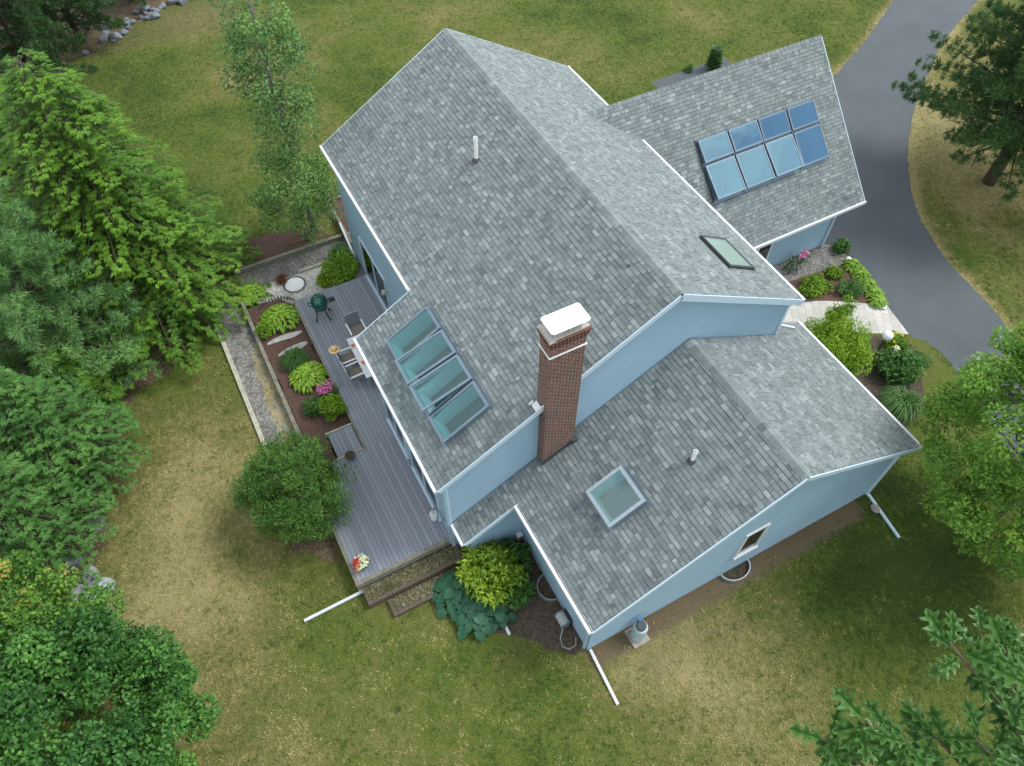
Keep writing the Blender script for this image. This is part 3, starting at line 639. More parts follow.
# skylights ------------------------------------------------------
def skylight(O, u, v, u0, u1, v0, v1, gmat, tilt=0.0, curb=.15, fr=.075, shaft=1.0, label=None, frmat=None, floor=None, inner=False):
    """roof window; the sash is hinged along its top edge and swings up by tilt"""
    O, u, v = map(lambda a: np.array(a, float), (O, u, v)); n = np.cross(u, v); n = n if n[2] > 0 else -n
    pt = lambda a, b, h: O+u*a+v*b+n*h
    cb = MB()
    def ring(mbx, a0, a1, b0, b1, h0, h1, w, f=pt):
        for (p0, p1, q0, q1) in ((a0, a1, b0, b0+w), (a0, a1, b1-w, b1), (a0, a0+w, b0+w, b1-w), (a1-w, a1, b0+w, b1-w)):
            vv = [f(p0, q0, h0), f(p1, q0, h0), f(p1, q1, h0), f(p0, q1, h0), f(p0, q0, h1), f(p1, q0, h1), f(p1, q1, h1), f(p0, q1, h1)]
            mbx.raw(vv, BOXF)
    ring(cb, u0, u1, v0, v1, -.12, curb, .05)
    # apron flashing
    for (p0, p1, q0, q1) in ((u0-.05, u1+.05, v0-.12, v0), (u0-.05, u1+.05, v1, v1+.05)):
        cb.raw([pt(p0, q0, .018), pt(p1, q0, .018), pt(p1, q1, .03), pt(p0, q1, .03)], [(0, 1, 2, 3)])
    sk = cb.build('skylight', frmat or M['frame'], house, label)
    sh = MB()
    ua, ub, va, vb = u0+.054, u1-.054, v0+.054, v1-.054
    for (p0, q0, p1, q1) in ((ua, va, ub, va), (ub, va, ub, vb), (ub, vb, ua, vb), (ua, vb, ua, va)):
        sh.face([pt(p0, q0, curb-.004), pt(p1, q1, curb-.004), pt(p1, q1, -shaft), pt(p0, q0, -shaft)])
    sh.build('shaft', M['interior'], sk)
    fl = MB(); fl.face([pt(u0, v0, -shaft), pt(u1, v0, -shaft), pt(u1, v1, -shaft), pt(u0, v1, -shaft)]); fl.build('shaft_floor', floor or M['darkroom'], sk)
    c, s = math.cos(tilt), math.sin(tilt)
    def pt2(a, b, h):      # rotate about the top edge v1, height curb
        db, dh = b-v1, h-curb
        return pt(a, v1+db*c+dh*s, curb-db*s+dh*c)
    sa = MB(); ring(sa, u0-.01, u1+.01, v0-.015, v1+.01, curb+.004, curb+.05, fr, pt2); sash = sa.build('frame', M['alu'] if inner else (frmat or M['frame']), sk)
    if tilt or inner:
        wl = MB(); ring(wl, u0+.03, u1-.03, v0+.03, v1-.03, curb-.045, curb+.003, .05, pt2); wl.build('inner_frame', M['white'], sk)
    pn = MB(); a0, a1, b0, b1 = u0+fr-.01, u1-fr+.01, v0+fr-.015, v1-fr+.01
    pn.face([pt2(a0, b0, curb+.04), pt2(a1, b0, curb+.04), pt2(a1, b1, curb+.04), pt2(a0, b1, curb+.04)]); pn.build('pane', gmat, sk)
    return sk
vm = nrm((0, 1, PM)); Om = (0, -7.109, H-PM*7.109)
for k, (a, b) in enumerate(sk_main):
    skylight(Om, (1, 0, 0), vm, a, b, ML_v(-6.37), ML_v(-4.96), M['glass_teal'], rad(11) if k in (1, 2) else 0, shaft=.55, label='skylight propped open at its lower edge' if k in (1, 2) else None)
skylight((0, 5.109, H-QM*5.109), (1, 0, 0), nrm((0, -1, QM)), 11.28, 12.71, MR_v(4.02), MR_v(2.94), M['glass_silver'], curb=.05, shaft=.16, frmat=M['lead'], floor=M['roomfloor'])
skylight((0, YL0, HK-PK*(YK-YL0)), (1, 0, 0), nrm((0, 1, PK)), 15.77, 16.98, KL_v(-3.30), KL_v(-2.25), M['glass_pale'], curb=.34, fr=.10, shaft=.5, inner=True, frmat=M['frame'], label='large raised-curb skylight with pale teal glass')
vg = nrm((-1, 0, GP)); Og = (GX+GD, 0, GZ-GP*GD)
GT = [rad(4), rad(3), rad(-.5), 0]; GB = [rad(7), rad(6), rad(7), rad(1.5)]
for k in range(4):
    skylight(Og, (0, 1, 0), vg, gu[k]+.05, gu[k+1]-.05, G_v(gxm-.05), G_v(5.80), M['glass_sky'], GT[k], curb=.10, fr=.055, shaft=.7)
    skylight(Og, (0, 1, 0), vg, gu[k]+.05, gu[k+1]-.05, G_v(7.45), G_v(gxm+.04), M['glass_sky'], GB[k], curb=.10, fr=.055, shaft=.7, label='garage skylight tilted open from its top edge' if k < 3 else None)
mb = MB(); gpt = lambda a, b, h: np.array(Og)+np.array((0, 1, 0))*a+vg*b+np.array((.685, 0, .728))*h
vv = [gpt(a, b, h) for h in (.024, .05) for a, b in ((gu[0]-.05, G_v(7.5)), (gu[4]+.05, G_v(7.5)), (gu[4]+.05, G_v(5.76)), (gu[0]-.05, G_v(5.76)))]
for k in range(5): mb = MB(); mb.raw([gpt(a, b, h) for h in (.02, .045) for a, b in ((gu[k]-.03, G_v(7.5)), (gu[k]+.03, G_v(7.5)), (gu[k]+.03, G_v(5.76)), (gu[k]-.03, G_v(5.76)))], BOXF); mb.build('flashing', M['lead'], house)  # dark strips in flashing colour standing in for the darkness between skylights
# vent pipes
def vent(x, y, z, h, r):
    mb = MB(); mb.lathe([(r, -.1), (r, h), (r*.8, h), (r*.8, h-.2)], (x, y, z), 14); o = mb.build('vent_pipe', M['white'], house, smooth=False)
    m2 = MB(); m2.lathe([(r*2.2, .0), (r*1.3, .08), (r*1.05, .1)], (x, y, z), 14); m2.build('collar', M['lead'], o)
vent(5.71, -1.69, 7.79, .85, .065); vent(16.74, -.86, 5.31, .52, .06)
mb = MB(); mb.box((12.3, -.5, H-PM*.5), (12.36, -.44, H-PM*.44+.03)); mb.build('roof_stud', M['lead'], house)
# windows / doors
def window(axis, c, a0, a1, z0, z1, name='window', mull=0, gm='glass_door', frm='trim', sgn=1, fw_=.07):
    """axis 'x': wall faces +-x at x=c, a=y ; axis 'y': wall faces +-y at y=c, a=x"""
    def P(a, d, z): return (c+sgn*d, a, z) if axis == 'x' else (a, c+sgn*d, z)
    f = MB()
    for (p, q, r_, s_) in ((a0, a1, z0, z0+fw_), (a0, a1, z1-fw_, z1), (a0, a0+fw_, z0+fw_, z1-fw_), (a1-fw_, a1, z0+fw_, z1-fw_)): f.box(P(p, 0, r_), P(q, .05, s_))
    for k in range(mull):
        m_ = a0+(a1-a0)*(k+1)/(mull+1); f.box(P(m_-.04, 0, z0+fw_), P(m_+.04, .045, z1-fw_))
    w = f.build(name, M[frm], house)
    p = MB(); p.face([P(a0+.05, .022, z0+.05), P(a1-.05, .022, z0+.05), P(a1-.05, .022, z1-.05), P(a0+.05, .022, z1-.05)]); p.build('pane', M[gm], w)
    b = MB(); b.face([P(a0+.05, .008, z0+.05), P(a1-.05, .008, z0+.05), P(a1-.05, .008, z1-.05), P(a0+.05, .008, z1-.05)]); b.build('dark_backing', M['darkroom'], w)  # dark sheet close behind the pane, coloured as the unlit interior
    s = MB(); s.box(P(a0-.03, 0, z0-.05), P(a1+.03, .09, z0-.002)); s.build('sill', M[frm], w)
    return w
window('x', X2W, .22, 1.07, 1.5, 3.05)
window('y', -4.95, 1.75, 4.35, .6, 2.72, 'patio_door', 1, sgn=-1, frm='bluetrim')
window('y', -6.87, 8.55, 10.35, .6, 2.6, 'patio_door', 1, sgn=-1, frm='bluetrim'); window('y', -6.87, 10.75, 12.95, .6, 2.6, 'patio_door', 1, sgn=-1, frm='bluetrim')
window('x', gw1, 8.3, 9.75, .75, 1.95, mull=1)
def lamp(x, y, z):
    mb = MB(); mb.box((x-.04, y, z-.06), (x+.04, y+.06, z+.06)).lathe([(.0, .1), (.07, .08), (.09, -.06), (.0, -.07)], (x, y-.12, z), 10); mb.bar((x, y+.02, z+.07), (x, y-.12, z+.1), .02, .02)
    return mb.build('wall_lamp', mat('lamp_metal', (.45, .44, .38), .4, .1), house)
lamp(4.5, -5.01, 2.3); lamp(.95, -5.01, 2.2)

# ---------------------------------------------------------------- deck and garden hardscape
DZ = .55
deck = thing('wooden_deck', 'grey boarded deck running along the garden side of the house', 'deck', (6, -7, 0))
mb = MB(); r = random.Random(5); w = .142
def boards(mbx, x0, x1, y0, y1, z):
    y = y0
    while y < y1-.02:
        y2 = min(y+w-.009, y1); xx = x0
        while xx < x1-.01:
            ln = r.choice((3.6, 4.8, 4.8)); x2 = min(x1, xx+ln) if x1-xx-ln > .8 else x1
            mbx.box((xx, y, z-.025), (x2-.003 if x2 < x1 else x2, y2, z+r.uniform(-.001, .001)), min(1, max(0, r.gauss(.5, .2)))); xx = x2
        y += w
boards(mb, 1.68, 8.05, -8.0, -4.96, DZ); boards(mb, 8.05, 9.3, -8.0, -6.88, DZ); boards(mb, 9.3, 13.6, -10.0, -6.88, DZ)
mb.build('deck_boards', M['deck'], deck)
for nm, a, b in (('rim_board', (1.6, -8.09, .2), (9.27, -8.005, DZ+.004)), ('rim_board', (9.27, -10.09, .1), (9.33, -8.0, DZ+.004)), ('rim_board', (9.33, -10.1, .1), (13.62, -10.005, DZ+.006)), ('rim_board', (13.605, -10.1, .12), (13.73, -6.6, DZ+.008))):
    mb = MB(); mb.box(a, b); mb.build(nm, M['timber'], deck)
mb = MB(); boards(mb, 8.1, 9.2, -9.0, -8.12, .46); mb.build('step_boards', M['deck'], deck)
mb = MB(); mb.box((8.04, -9.07, .15), (8.1, -8.1, .5)); mb.build('step_border', M['paletimber'], deck)
mb = MB(); mb.box((9.2, -9.07, .15), (9.265, -8.1, .53)); mb.build('step_border', M['paletimber'], deck)
mb = MB(); mb.box((1.75, -7.9, 0), (13.5, -5.05, .5)); mb.box((9.4, -9.9, 0), (13.5, -7.95, .5)); mb.build('substructure', M['bark'], deck)
def tim(label, p, q, h=.17, w=.15, mt='timber', z0=0.0, group=None):
    t = MB(); L_ = math.hypot(q[0]-p[0], q[1]-p[1]); n = max(1, round(L_/2.4)); rr = random.Random(int(p[0]*100+p[1]*7))
    for k in range(n):
        a = np.array((*p, z0+h/2))+np.array((q[0]-p[0], q[1]-p[1], 0))*k/n; b = np.array((*p, z0+h/2))+np.array((q[0]-p[0], q[1]-p[1], 0))*(k+1)/n
        d = (b-a)/np.linalg.norm(b-a)*.006; off = np.array((rr.uniform(-.012, .012), rr.uniform(-.012, .012), rr.uniform(-.01, .01)))
        t.bar(a+d+off, b-d+off, w, h)
    return tag(t.build('timber_edging', M[mt]), label, 'edging', group)
tim('long outer edging timber between lawn and gravel walk', (1.0, -11.1), (9.6, -11.08), .12, .16, 'paletimber')
tim('long timber edging between gravel walk and mulched hosta bed', (.5, -9.88), (9.2, -9.86), .34, .14, 'timber')
tim('upper timber edging along the dark gravel strip by the lawn', (-1.4, -9.7), (-1.35, -4.95), .22, .15, 'timber')
tim('short timber edging between dark gravel strip and white stone patch', (-.25, -7.3), (-.22, -5.0), .14, .12, 'paletimber')
mb = MB(); poly = wob([(.95, -9.78), (.95, -8.5), (1.6, -8.1), (8.0, -8.11), (8.0, -9.0), (9.15, -9.1), (9.15, -9.78)], .3, .03, 8); mb.prism(poly, 0, .27); structure('hosta_bed_mulch', mb, M['mulch'])
# steps
for k, (x0, x1, y0, y1, z, lab) in enumerate(((13.78, 14.38, -9.98, -6.75, .34, 'upper mossy gravel filled timber step below the deck'), (14.42, 15.0, -9.42, -7.0, .18, 'lower mossy gravel filled timber step touching the lawn'))):
    st = thing('garden_step', lab, 'step', ((x0+x1)/2, (y0+y1)/2, 0), group='mossy steps below the deck')
    fr_ = MB(); fr_.box((x1-.1, y0, 0), (x1, y1, z)); fr_.build('riser', M['bark'], st)
    fr_ = MB(); fr_.box((x0, y0, 0), (x1-.1, y0+.09, z-.004)); fr_.build('side_timber', M['bark'], st)
    fl = MB(); g = wob([(x0, y0+.09), (x1-.1, y0+.09), (x1-.1, y1), (x0, y1)], .2, .0); fl.prism(g, 0, z-.03); fl.build('gravel_fill', M['mossgravel'], st)
# stones
def boulder(c, rx, ry, rz, seed, label, name='boulder', group=None, cat='rock', mt='rock', flat=1.0):
    import bmesh
    bm = bmesh.new(); bmesh.ops.create_icosphere(bm, subdivisions=3, radius=1); rr = RG(seed); ds = rdir(rr, 9); hs = rr.uniform(.62, .95, 9)
    for v in bm.verts:
        p = np.array(v.co); 
        for d_, h_ in zip(ds, hs):
            k = p@d_
            if k > h_: p = p-d_*(k-h_)*.92
        v.co = (p[0]*rx, p[1]*ry, p[2]*rz)
    me = bpy.data.meshes.new(name); bm.to_mesh(me); bm.free(); me.materials.append(M[mt])
    o = bpy.data.objects.new(name, me); COL.objects.link(o); o.location = c; o.rotation_euler = (0, 0, seed*.7 if name != 'stepping_stone' else (seed-61)*.12)
    return tag(o, label, cat, group)
boulder((7.45, -16.85, .1), .42, .30, .28, 4, 'pale grey boulder at the lawn edge beside the spruce boughs')
boulder((9.95, -17.2, .18), .52, .36, .36, 7, 'large speckled white boulder beside the bright young maple')
boulder((9.3, -17.35, .15), .34, .26, .3, 9, 'smaller blue grey boulder leaning against the speckled one')
boulder((8.55, -17.75, .15), .40, .3, .3, 12, 'dark grey boulder half under maple leaves')
boulder((9.7, -17.8, .1), .34, .3, .2, 15, 'low tan boulder under the maple behind the speckled one')
boulder((2.0, -14.6, .05), .4, .3, .2, 21, 'dim grey rock in the shade below the bright hemlock')
rr = random.Random(4)
for k in range(30):
    t = k/29; x = -25.4+3.6*t+rr.uniform(-1.0, .7); y = -5.6-6.3*t+rr.uniform(-.7, .7); s_ = rr.uniform(.16, .42)
    boulder((x, y, s_*.3), s_, s_*.8, s_*.6, 30+k, 'grey fieldstone in the tumbled stone row along the far wood edge', 'fieldstone', 'fieldstones along the far wood edge', mt='shaded_rock')
boulder((3.05, -8.95, .3), .16, .72, .05, 61, 'upper long flat stepping stone across the mulch bed', 'stepping_stone', mt='palestone')
boulder((3.75, -8.85, .3), .16, .62, .05, 62, 'lower long flat stepping stone across the mulch bed', 'stepping_stone', mt='palestone')
for k, (x, y, lab) in enumerate(((12.62, 12.85, 'white edging stone where the walk meets the driveway bed'), (10.0, 13.45, 'white edging stone at the gravel corner of the front bed'), (19.15, 6.15, 'flat splash stone under the house corner downspout'), (14.85, 11.05, 'pale stone among the plants by the globe lamp'))):
    boulder((x, y, .06), .2, .15, .1, 70+k, lab, 'edging_stone', mt='white' if k < 2 else 'concrete')
# white disc
t = thing('stone_disc', 'round white gravel disc with dark scalloped rim on pea stone', 'garden ornament', (.3, -7.68, 0))
mb = MB(); mb.lathe([(.0, .045), (.38, .045), (.4, .016)], (.3, -7.68, 0), 28); mb.build('disc', M['white'], t)
mb = MB()
for k in range(28): a = k/28*2*math.pi; mb.lathe([(0, .075), (.03, .065), (.035, 0.01)], (.3+.44*math.cos(a), -7.68+.44*math.sin(a), 0), 6)
mb.build('scalloped_rim', M['lead'], t)
mb = MB()
for k in range(14): a = 2.0+k/13*1.9; mb.lathe([(0, .36), (.03, .34), (.035, 0.2)], (1.75+.85*math.cos(a), -8.75+.85*math.sin(a), 0), 6)
tag(mb.build('scalloped_edging', M['lead']), 'dark scalloped edging arc round the top hosta', 'edging')
# path lights
for x, y, lab in ((4.15, -8.17, 'small black path light on deck edge near the stepping stones'), (6.35, -8.17, 'small black path light on deck edge near the pink flowers')):
    t = thing('path_light', lab, 'path light', (x, y, .2)); mb = MB(); mb.tube([(x, y, .2), (x, y, .62)], .015, 6); mb.build('stake', M['black'], t)
    mb = MB(); mb.lathe([(0, .13), (.07, .09), (.075, .02), (.05, 0)], (x, y, .6), 10); mb.build('lantern', M['black'], t)
# ground drain pipes
M['pvc'] = mat('weathered_white_pvc', (.56, .59, .61), .5, .12, 7)
def pipe(label, p, q, w=.085, h=.065, mt='pvc'):
    mb = MB(); mb.bar(p, q, w, h); a, b = np.array(p), np.array(q); d = (b-a)/np.linalg.norm(b-a)
    mb.bar(a+d*.25, a+d*.3, w+.012, h+.012)
    return tag(mb.build('drain_pipe', M[mt]), label, 'drain pipe')
pipe('long white drain pipe running along the deck end and out over the lawn', (13.74, -6.95, .1), (13.79, -11.9, .06))
pipe('white drain pipe lying on lawn at the near house corner', (18.62, -4.68, .1), (20.3, -4.78, .05))
pipe('pale blue drain pipe on dark grass at the right house corner', (18.66, 6.28, .1), (20.3, 6.08, .05), mt='bluetrim')
pipe('short white drain pipe poking out below the dark hosta leaves', (16.2, -6.58, .07), (17.1, -6.58, .05))
pipe('white drain pipe between the far house wall and the leafy shrub', (-1.75, -4.85, .5), (.35, -4.98, .25))
# raised wooden planter at the far wall
t = thing('planter_box', 'low grey wooden planter with brown mulch against the far house wall', 'planter', (-2.3, -4.4, 0))
mb = MB(); mb.box((-3.4, -4.85, 0), (-.5, -4.75, .4)); mb.build('front_board', M['timber'], t)
mb = MB(); mb.box((-3.5, -4.85, 0), (-3.4, -3.6, .45)); mb.build('end_board', M['timber'], t)
mb = MB(); mb.box((-3.4, -4.75, 0), (-.5, -3.9, .32)); mb.build('mulch_fill', M['mulch'], t)
# ---------------------------------------------------------------- deck furniture
def grill(x, y):
    t = thing('ceramic_grill', 'green egg-shaped ceramic grill on black stand on the deck', 'grill', (x, y, DZ))
    z = DZ
    mb = MB(); mb.lathe([(.14, .42), (.22, .47), (.29, .60), (.31, .74), (.31, .80)], (x, y, z), 28); mb.build('base', M['grill'], t, smooth=True)
    mb = MB(); mb.lathe([(.315, .815), (.31, .90), (.26, 1.03), (.16, 1.11), (.09, 1.13)], (x, y, z), 28); mb.build('lid', M['grill'], t, smooth=True)
    mb = MB(); mb.lathe([(.325, .785), (.33, .80), (.325, .82)], (x, y, z), 28); mb.build('band', M['lead'], t)
    mb = MB(); mb.lathe([(.09, 1.12), (.095, 1.2), (.06, 1.22), (0, 1.22)], (x, y, z), 16); mb.build('vent_cap', M['grill'], t)
    for k in range(4):
        a = k*math.pi/2+.5; c, s = math.cos(a), math.sin(a)
        mb = MB(); mb.tube([(x+c*.28, y+s*.28, z+.56), (x+c*.22, y+s*.22, z+.4), (x+c*.36, y+s*.36, z+.04)], .022, 7); lg = mb.build('leg', M['black'], t)
        mb = MB(); mb.lathe([(.0, .07), (.035, .06), (.035, 0)], (x+c*.37, y+s*.37, z), 8); mb.build('caster', M['black'], lg)
    mb = MB(); mb.tube([(x+.31*math.cos(-1.2), y+.31*math.sin(-1.2), z+.86), (x+.42*math.cos(-1.35), y+.42*math.sin(-1.35), z+.87), (x+.42*math.cos(-1.75), y+.42*math.sin(-1.75), z+.87), (x+.31*math.cos(-1.9), y+.31*math.sin(-1.9), z+.86)], .018, 6); mb.build('handle', M['black'], t)
    mb = MB(); mb.box((x-.1, y+.36, z+.72), (x+.12, y+.6, z+.74)); mb.build('side_shelf', M['black'], t)
    mb = MB(); mb.tube([(x+.1, y+.3, z+.7), (x+.1, y+.58, z+.7)], .014, 5); mb.build('shelf_bracket', M['black'], t)
    mb = MB(); mb.tube([(x-.05, y+.3, z+.9), (x-.02, y+.40, z+1.0), (x+.06, y+.3, z+.78)], .012, 5); mb.build('hinge', M['steel'], t)
grill(2.95, -7.28)
tb = thing('patio_table', 'white topped patio table half hidden under the eave', 'table', (6.1, -6.55, DZ))
mb = MB(); mb.box((5.08, -7.0, DZ+.70), (7.08, -6.05, DZ+.74)); mb.build('tabletop', M['tabletop'], tb)
for x in (5.2, 6.96):
    for y in (-6.9, -6.15): mb = MB(); mb.bar((x, y, DZ), (x, y, DZ+.7), .05, .05, (1, 0, 0)); mb.build('leg', M['steel'], tb)
for x, y, c1, c2, lab in ((5.52, -6.84, 'petal_red', 'blue', 'white plate with orange and blue napkin on the patio table'), (6.42, -6.78, 'petal_red', 'lime', 'white plate with orange and green napkin on the patio table')):
    t = thing('plate', lab, 'plate', (x, y, DZ+.74)); z = DZ+.741
    mb = MB(); mb.lathe([(0, .012), (.09, .012), (.14, .03), (.145, .027), (.09, .0)], (x, y, z), 20); mb.build('dish', M['white'], t)
    mb = MB(); mb.obox((x-.02, y-.07, z+.045), (.07, .02, .01), (-.02, .05, 0), (0, 0, .012)); mb.build('napkin', mat('orange_napkin', (.65, .16, .05), .9), t)
    mb = MB(); mb.obox((x-.05, y+.06, z+.045), (.06, -.02, .01), (.02, .05, 0), (0, 0, .012)); mb.build('napkin', mat('side_napkin', (.12, .42, .52) if c2 == 'blue' else (.45, .55, .1), .9), t)
def chair(x, y, rz, label):
    t = thing('patio_chair', label, 'chair', (x, y, DZ), rz, 'patio chairs round the white table', local=True)
    mb = MB(); mb.box((-.24, -.24, .40), (.26, .24, .47)); mb.build('seat', M['cushion'], t)
    mb = MB(); mb.obox((-.31, 0, .74), (0, .25, 0), (-.07, 0, .27), (.012, 0, .003)); mb.build('backrest', M['sling'], t)
    for s in (-1, 1):
        mb = MB(); mb.tube([(.27, s*.29, 0), (.27, s*.29, .63)], .018, 7); mb.build('leg', M['steel'], t)
        mb = MB(); mb.tube([(-.22, s*.29, 0), (-.26, s*.29, .45), (-.38, s*.28, 1.03)], .018, 7); mb.build('leg', M['steel'], t)
        mb = MB(); mb.bar((-.3, s*.29, .645), (.31, s*.29, .645), .055, .03); mb.build('armrest', M['white'], t)
    mb = MB(); mb.tube([(-.38, -.28, 1.03), (-.39, 0, 1.04), (-.38, .28, 1.03)], .016, 6); mb.build('top_rail', M['steel'], t)
    return t
chair(4.62, -6.45, 0.0, 'patio chair with grey mesh back at the far table end')
chair(5.72, -7.22, rad(90), 'taupe cushioned patio chair with a straw hat on its back')
chair(6.46, -7.2, rad(92), 'taupe cushioned patio chair beside the chair with the hat')
t = thing('straw_hat', 'round straw sun hat hung on the back of a patio chair', 'hat', (5.72, -7.62, 1.55))
mb = MB(); mb.lathe([(.20, .0), (.11, .03), (.10, .10), (.06, .13), (0, .135)], (5.6, -7.6, 1.62), 20); mb.build('crown_and_brim', M['straw'], t, smooth=True)
mb = MB(); mb.lathe([(.113, .03), (.112, .055), (.104, .057)], (5.6, -7.6, 1.62), 20); mb.build('hat_band', M['bark'], t)
# bucket + cord
t = thing('white_bucket', 'white lidded bucket on the deck near the house corner', 'bucket', (12.78, -7.05, DZ))
mb = MB(); mb.lathe([(0, 0), (.11, 0), (.13, .30), (.12, .30)], (12.78, -7.05, DZ), 18); mb.build('body', M['white'], t)
mb = MB(); mb.lathe([(0, .325), (.125, .32), (.138, .30), (.138, .285)], (12.78, -7.05, DZ), 18); mb.build('lid', M['trim'], t)
mb = MB(); mb.tube([(12.78, -7.05, DZ+.33), (12.7, -6.98, DZ+.55), (12.95, -6.92, DZ+.75), (13.4, -6.9, DZ+.8)], .012, 6)
tag(mb.build('power_cord', M['black']), 'black cord looping from the bucket to the house wall', 'cord')

# ---------------------------------------------------------------- ground level fixtures
x, y = 18.92, -3.2
t = thing('storage_tank', 'grey blue cylinder with dark cap standing on concrete pad by the wall', 'tank', (x, y, 0))
mb = MB(); mb.box((x-.28, y-.28, 0), (x+.3, y+.28, .06)); mb.build('pad', M['concrete'], t)
mb = MB(); mb.lathe([(.0, .06), (.215, .06), (.22, .1), (.22, .82), (.2, .88), (.0, .9)], (x, y, 0), 24); mb.build('body', mat('blue_grey_enamel', (.36, .46, .5), .35, .06, 5), t, smooth=False)
mb = MB(); mb.lathe([(.15, .88), (.15, .98), (.12, 1.0), (0, 1.0)], (x, y, 0), 18); mb.build('cap', M['lead'], t)
mb = MB(); mb.obox((x-.16, y+.05, 1.0), (.05, 0, 0), (0, .06, 0), (0, 0, .06)); mb.build('valve', mat('blue_valve', (.04, .16, .4), .4), t)
def well(label, f, n=16, h=.16):
    mb = MB(); th = .025
    pts = [np.array(f(math.pi*k/n)) for k in range(n+1)]; c = (pts[0]+pts[-1])/2
    for i in range(n):
        a, b = pts[i], pts[i+1]; ai, bi = a+(c-a)*.07, b+(c-b)*.07
        mb.raw([(*a, -.0), (*b, -.0), (*b, h), (*a, h), (*ai, 0), (*bi, 0), (*bi, h), (*ai, h)], [(0, 1, 2, 3), (5, 4, 7, 6), (3, 2, 6, 7)])
    t = thing('window_well', label, 'window well', (c[0], c[1], 0)); mb.build('rim', M['alu'], t)
    fl = MB(); fl.face([(*p, .022) for p in pts]); o = fl.build('gravel_floor', M['soil'], t)
    if o.data.polygons[0].normal.z < 0: o.data.flip_normals()
well('half round metal window well under the gable window', lambda a: (18.6+.42*math.sin(a), .68+.55*math.cos(a)))
well('half round metal window well in dark soil beside the shrub', lambda a: (16.4+.45*math.cos(a), -4.77-.42*math.sin(a)))
t = thing('hose_reel', 'grey hose reel with a trailing loop of hose by the near corner', 'hose reel', (17.55, -4.98, 0))
mb = MB(); mb.tube([(17.35, -4.99, .35), (17.7, -4.99, .35)], .17, 16); mb.build('drum', mat('grey_hose', (.32, .35, .34), .6, .2, 30), t)
for xx in (17.33, 17.72): mb = MB(); mb.tube([(xx-.01, -4.99, .35), (xx+.01, -4.99, .35)], .2, 18); mb.build('flange', M['alu'], t)
mb = MB(); mb.box((17.3, -4.88, .1), (17.75, -4.80, .5)); mb.build('bracket', M['black'], t)
mb = MB(); mb.tube([(17.72, -5.1, .2), (17.9, -5.28, .03), (18.15, -5.35, .02), (18.3, -5.2, .02), (18.3, -4.98, .02), (18.1, -4.86, .1)], .016, 6); mb.build('hose', mat('pale_hose', (.3, .33, .3), .6), t)
t = thing('valve_box', 'small white box on the wall corner behind the shrub', 'utility box', (14.62, -4.9, 0)); mb = MB(); mb.box((14.52, -5.0, .3), (14.68, -4.8, .62)); mb.build('body', M['trim'], t); mb = MB(); mb.box((14.68, -4.97, .34), (14.69, -4.83, .58)); mb.build('cover', M['alu'], t)
# globe lamp
x, y = 14.45, 10.45
t = thing('globe_lamp_post', 'garden lamp post with a white globe beside the paver walk', 'lamp post', (x, y, 0))
mb = MB(); mb.lathe([(.09, 0), (.05, .08), (.035, .15), (.035, 1.32), (.07, 1.36), (.08, 1.4)], (x, y, 0), 12); mb.build('post', M['lead'], t)
mb = MB(); mb.lathe([(.20*math.sin(math.pi*k/12)+1e-4, 1.58-.20*math.cos(math.pi*k/12)) for k in range(13)], (x, y, 0), 22); mb.build('globe', mat('opal_globe', (.82, .83, .85), .3), t, smooth=True)

# ---------------------------------------------------------------- vegetation
def trunk(parent, base, top, r0, r1, mt='bark', limbs=(), seed=0, name='trunk', bend=.0):
    r = random.Random(seed); base, top = np.array(base, float), np.array(top, float); mb = MB(); n = 7
    ax = [base+(top-base)*k/n+np.array((r.uniform(-1, 1), r.uniform(-1, 1), 0))*bend*(1 if 0 < k < n else 0) for k in range(n+1)]
    rad_ = [r0+(r1-r0)*k/n for k in range(n+1)]; rad_[0] *= 1.3
    mb.tube(ax, rad_, 9)
    for tip in limbs:
        tip = np.array(tip, float); f = min(.9, max(.25, (tip[2]-base[2])/(top[2]-base[2])*.75)); s0 = base+(top-base)*f
        mid = (s0+tip)/2+np.array((0, 0, np.linalg.norm(tip-s0)*.08)); rr0 = max(.012, (r0+(r1-r0)*f)*.45)
        mb.tube([s0, mid, tip], [rr0, rr0*.6, rr0*.25], 6)
    return mb.build(name, M[mt], parent, smooth=True)
def clumps(r, c, R, n, zmin=-.75, rin=.45):
    d = rdir(r, n*3); d = d[d[:, 2] > zmin][:n]; k = r.uniform(rin, 1.0, (len(d), 1))**.7
    return np.array(c)+d*k*np.array(R)
def leaf_cloud(r, C, cr, per, L, asp=.6, up=.55, tone0=.5, tvar=.16, droop=.25, flat=.8, ctone=.14):
    n = len(C); idx = np.repeat(np.arange(n), per); m = len(idx); crr = (cr*r.uniform(.65, 1.2, n))[idx][:, None]
    d = rdir(r, m); q = r.uniform(.35, 1.0, (m, 1))**.5
    P = C[idx]+d*q*crr*np.array((1, 1, flat))
    Nn = unit(d*.55+np.array((0, 0, up))+r.normal(size=(m, 3))*.42)
    D = unit(np.cross(Nn, rdir(r, m))+d*.5-np.array((0, 0, droop)))
    ct = r.normal(0, ctone, n)[idx]
    t = tone0+ct+r.normal(0, tvar, m)
    Ls = L*r.uniform(.7, 1.25, m)
    V, F = leaves(P, D, Nn, Ls, Ls*asp)
    return V, F, t
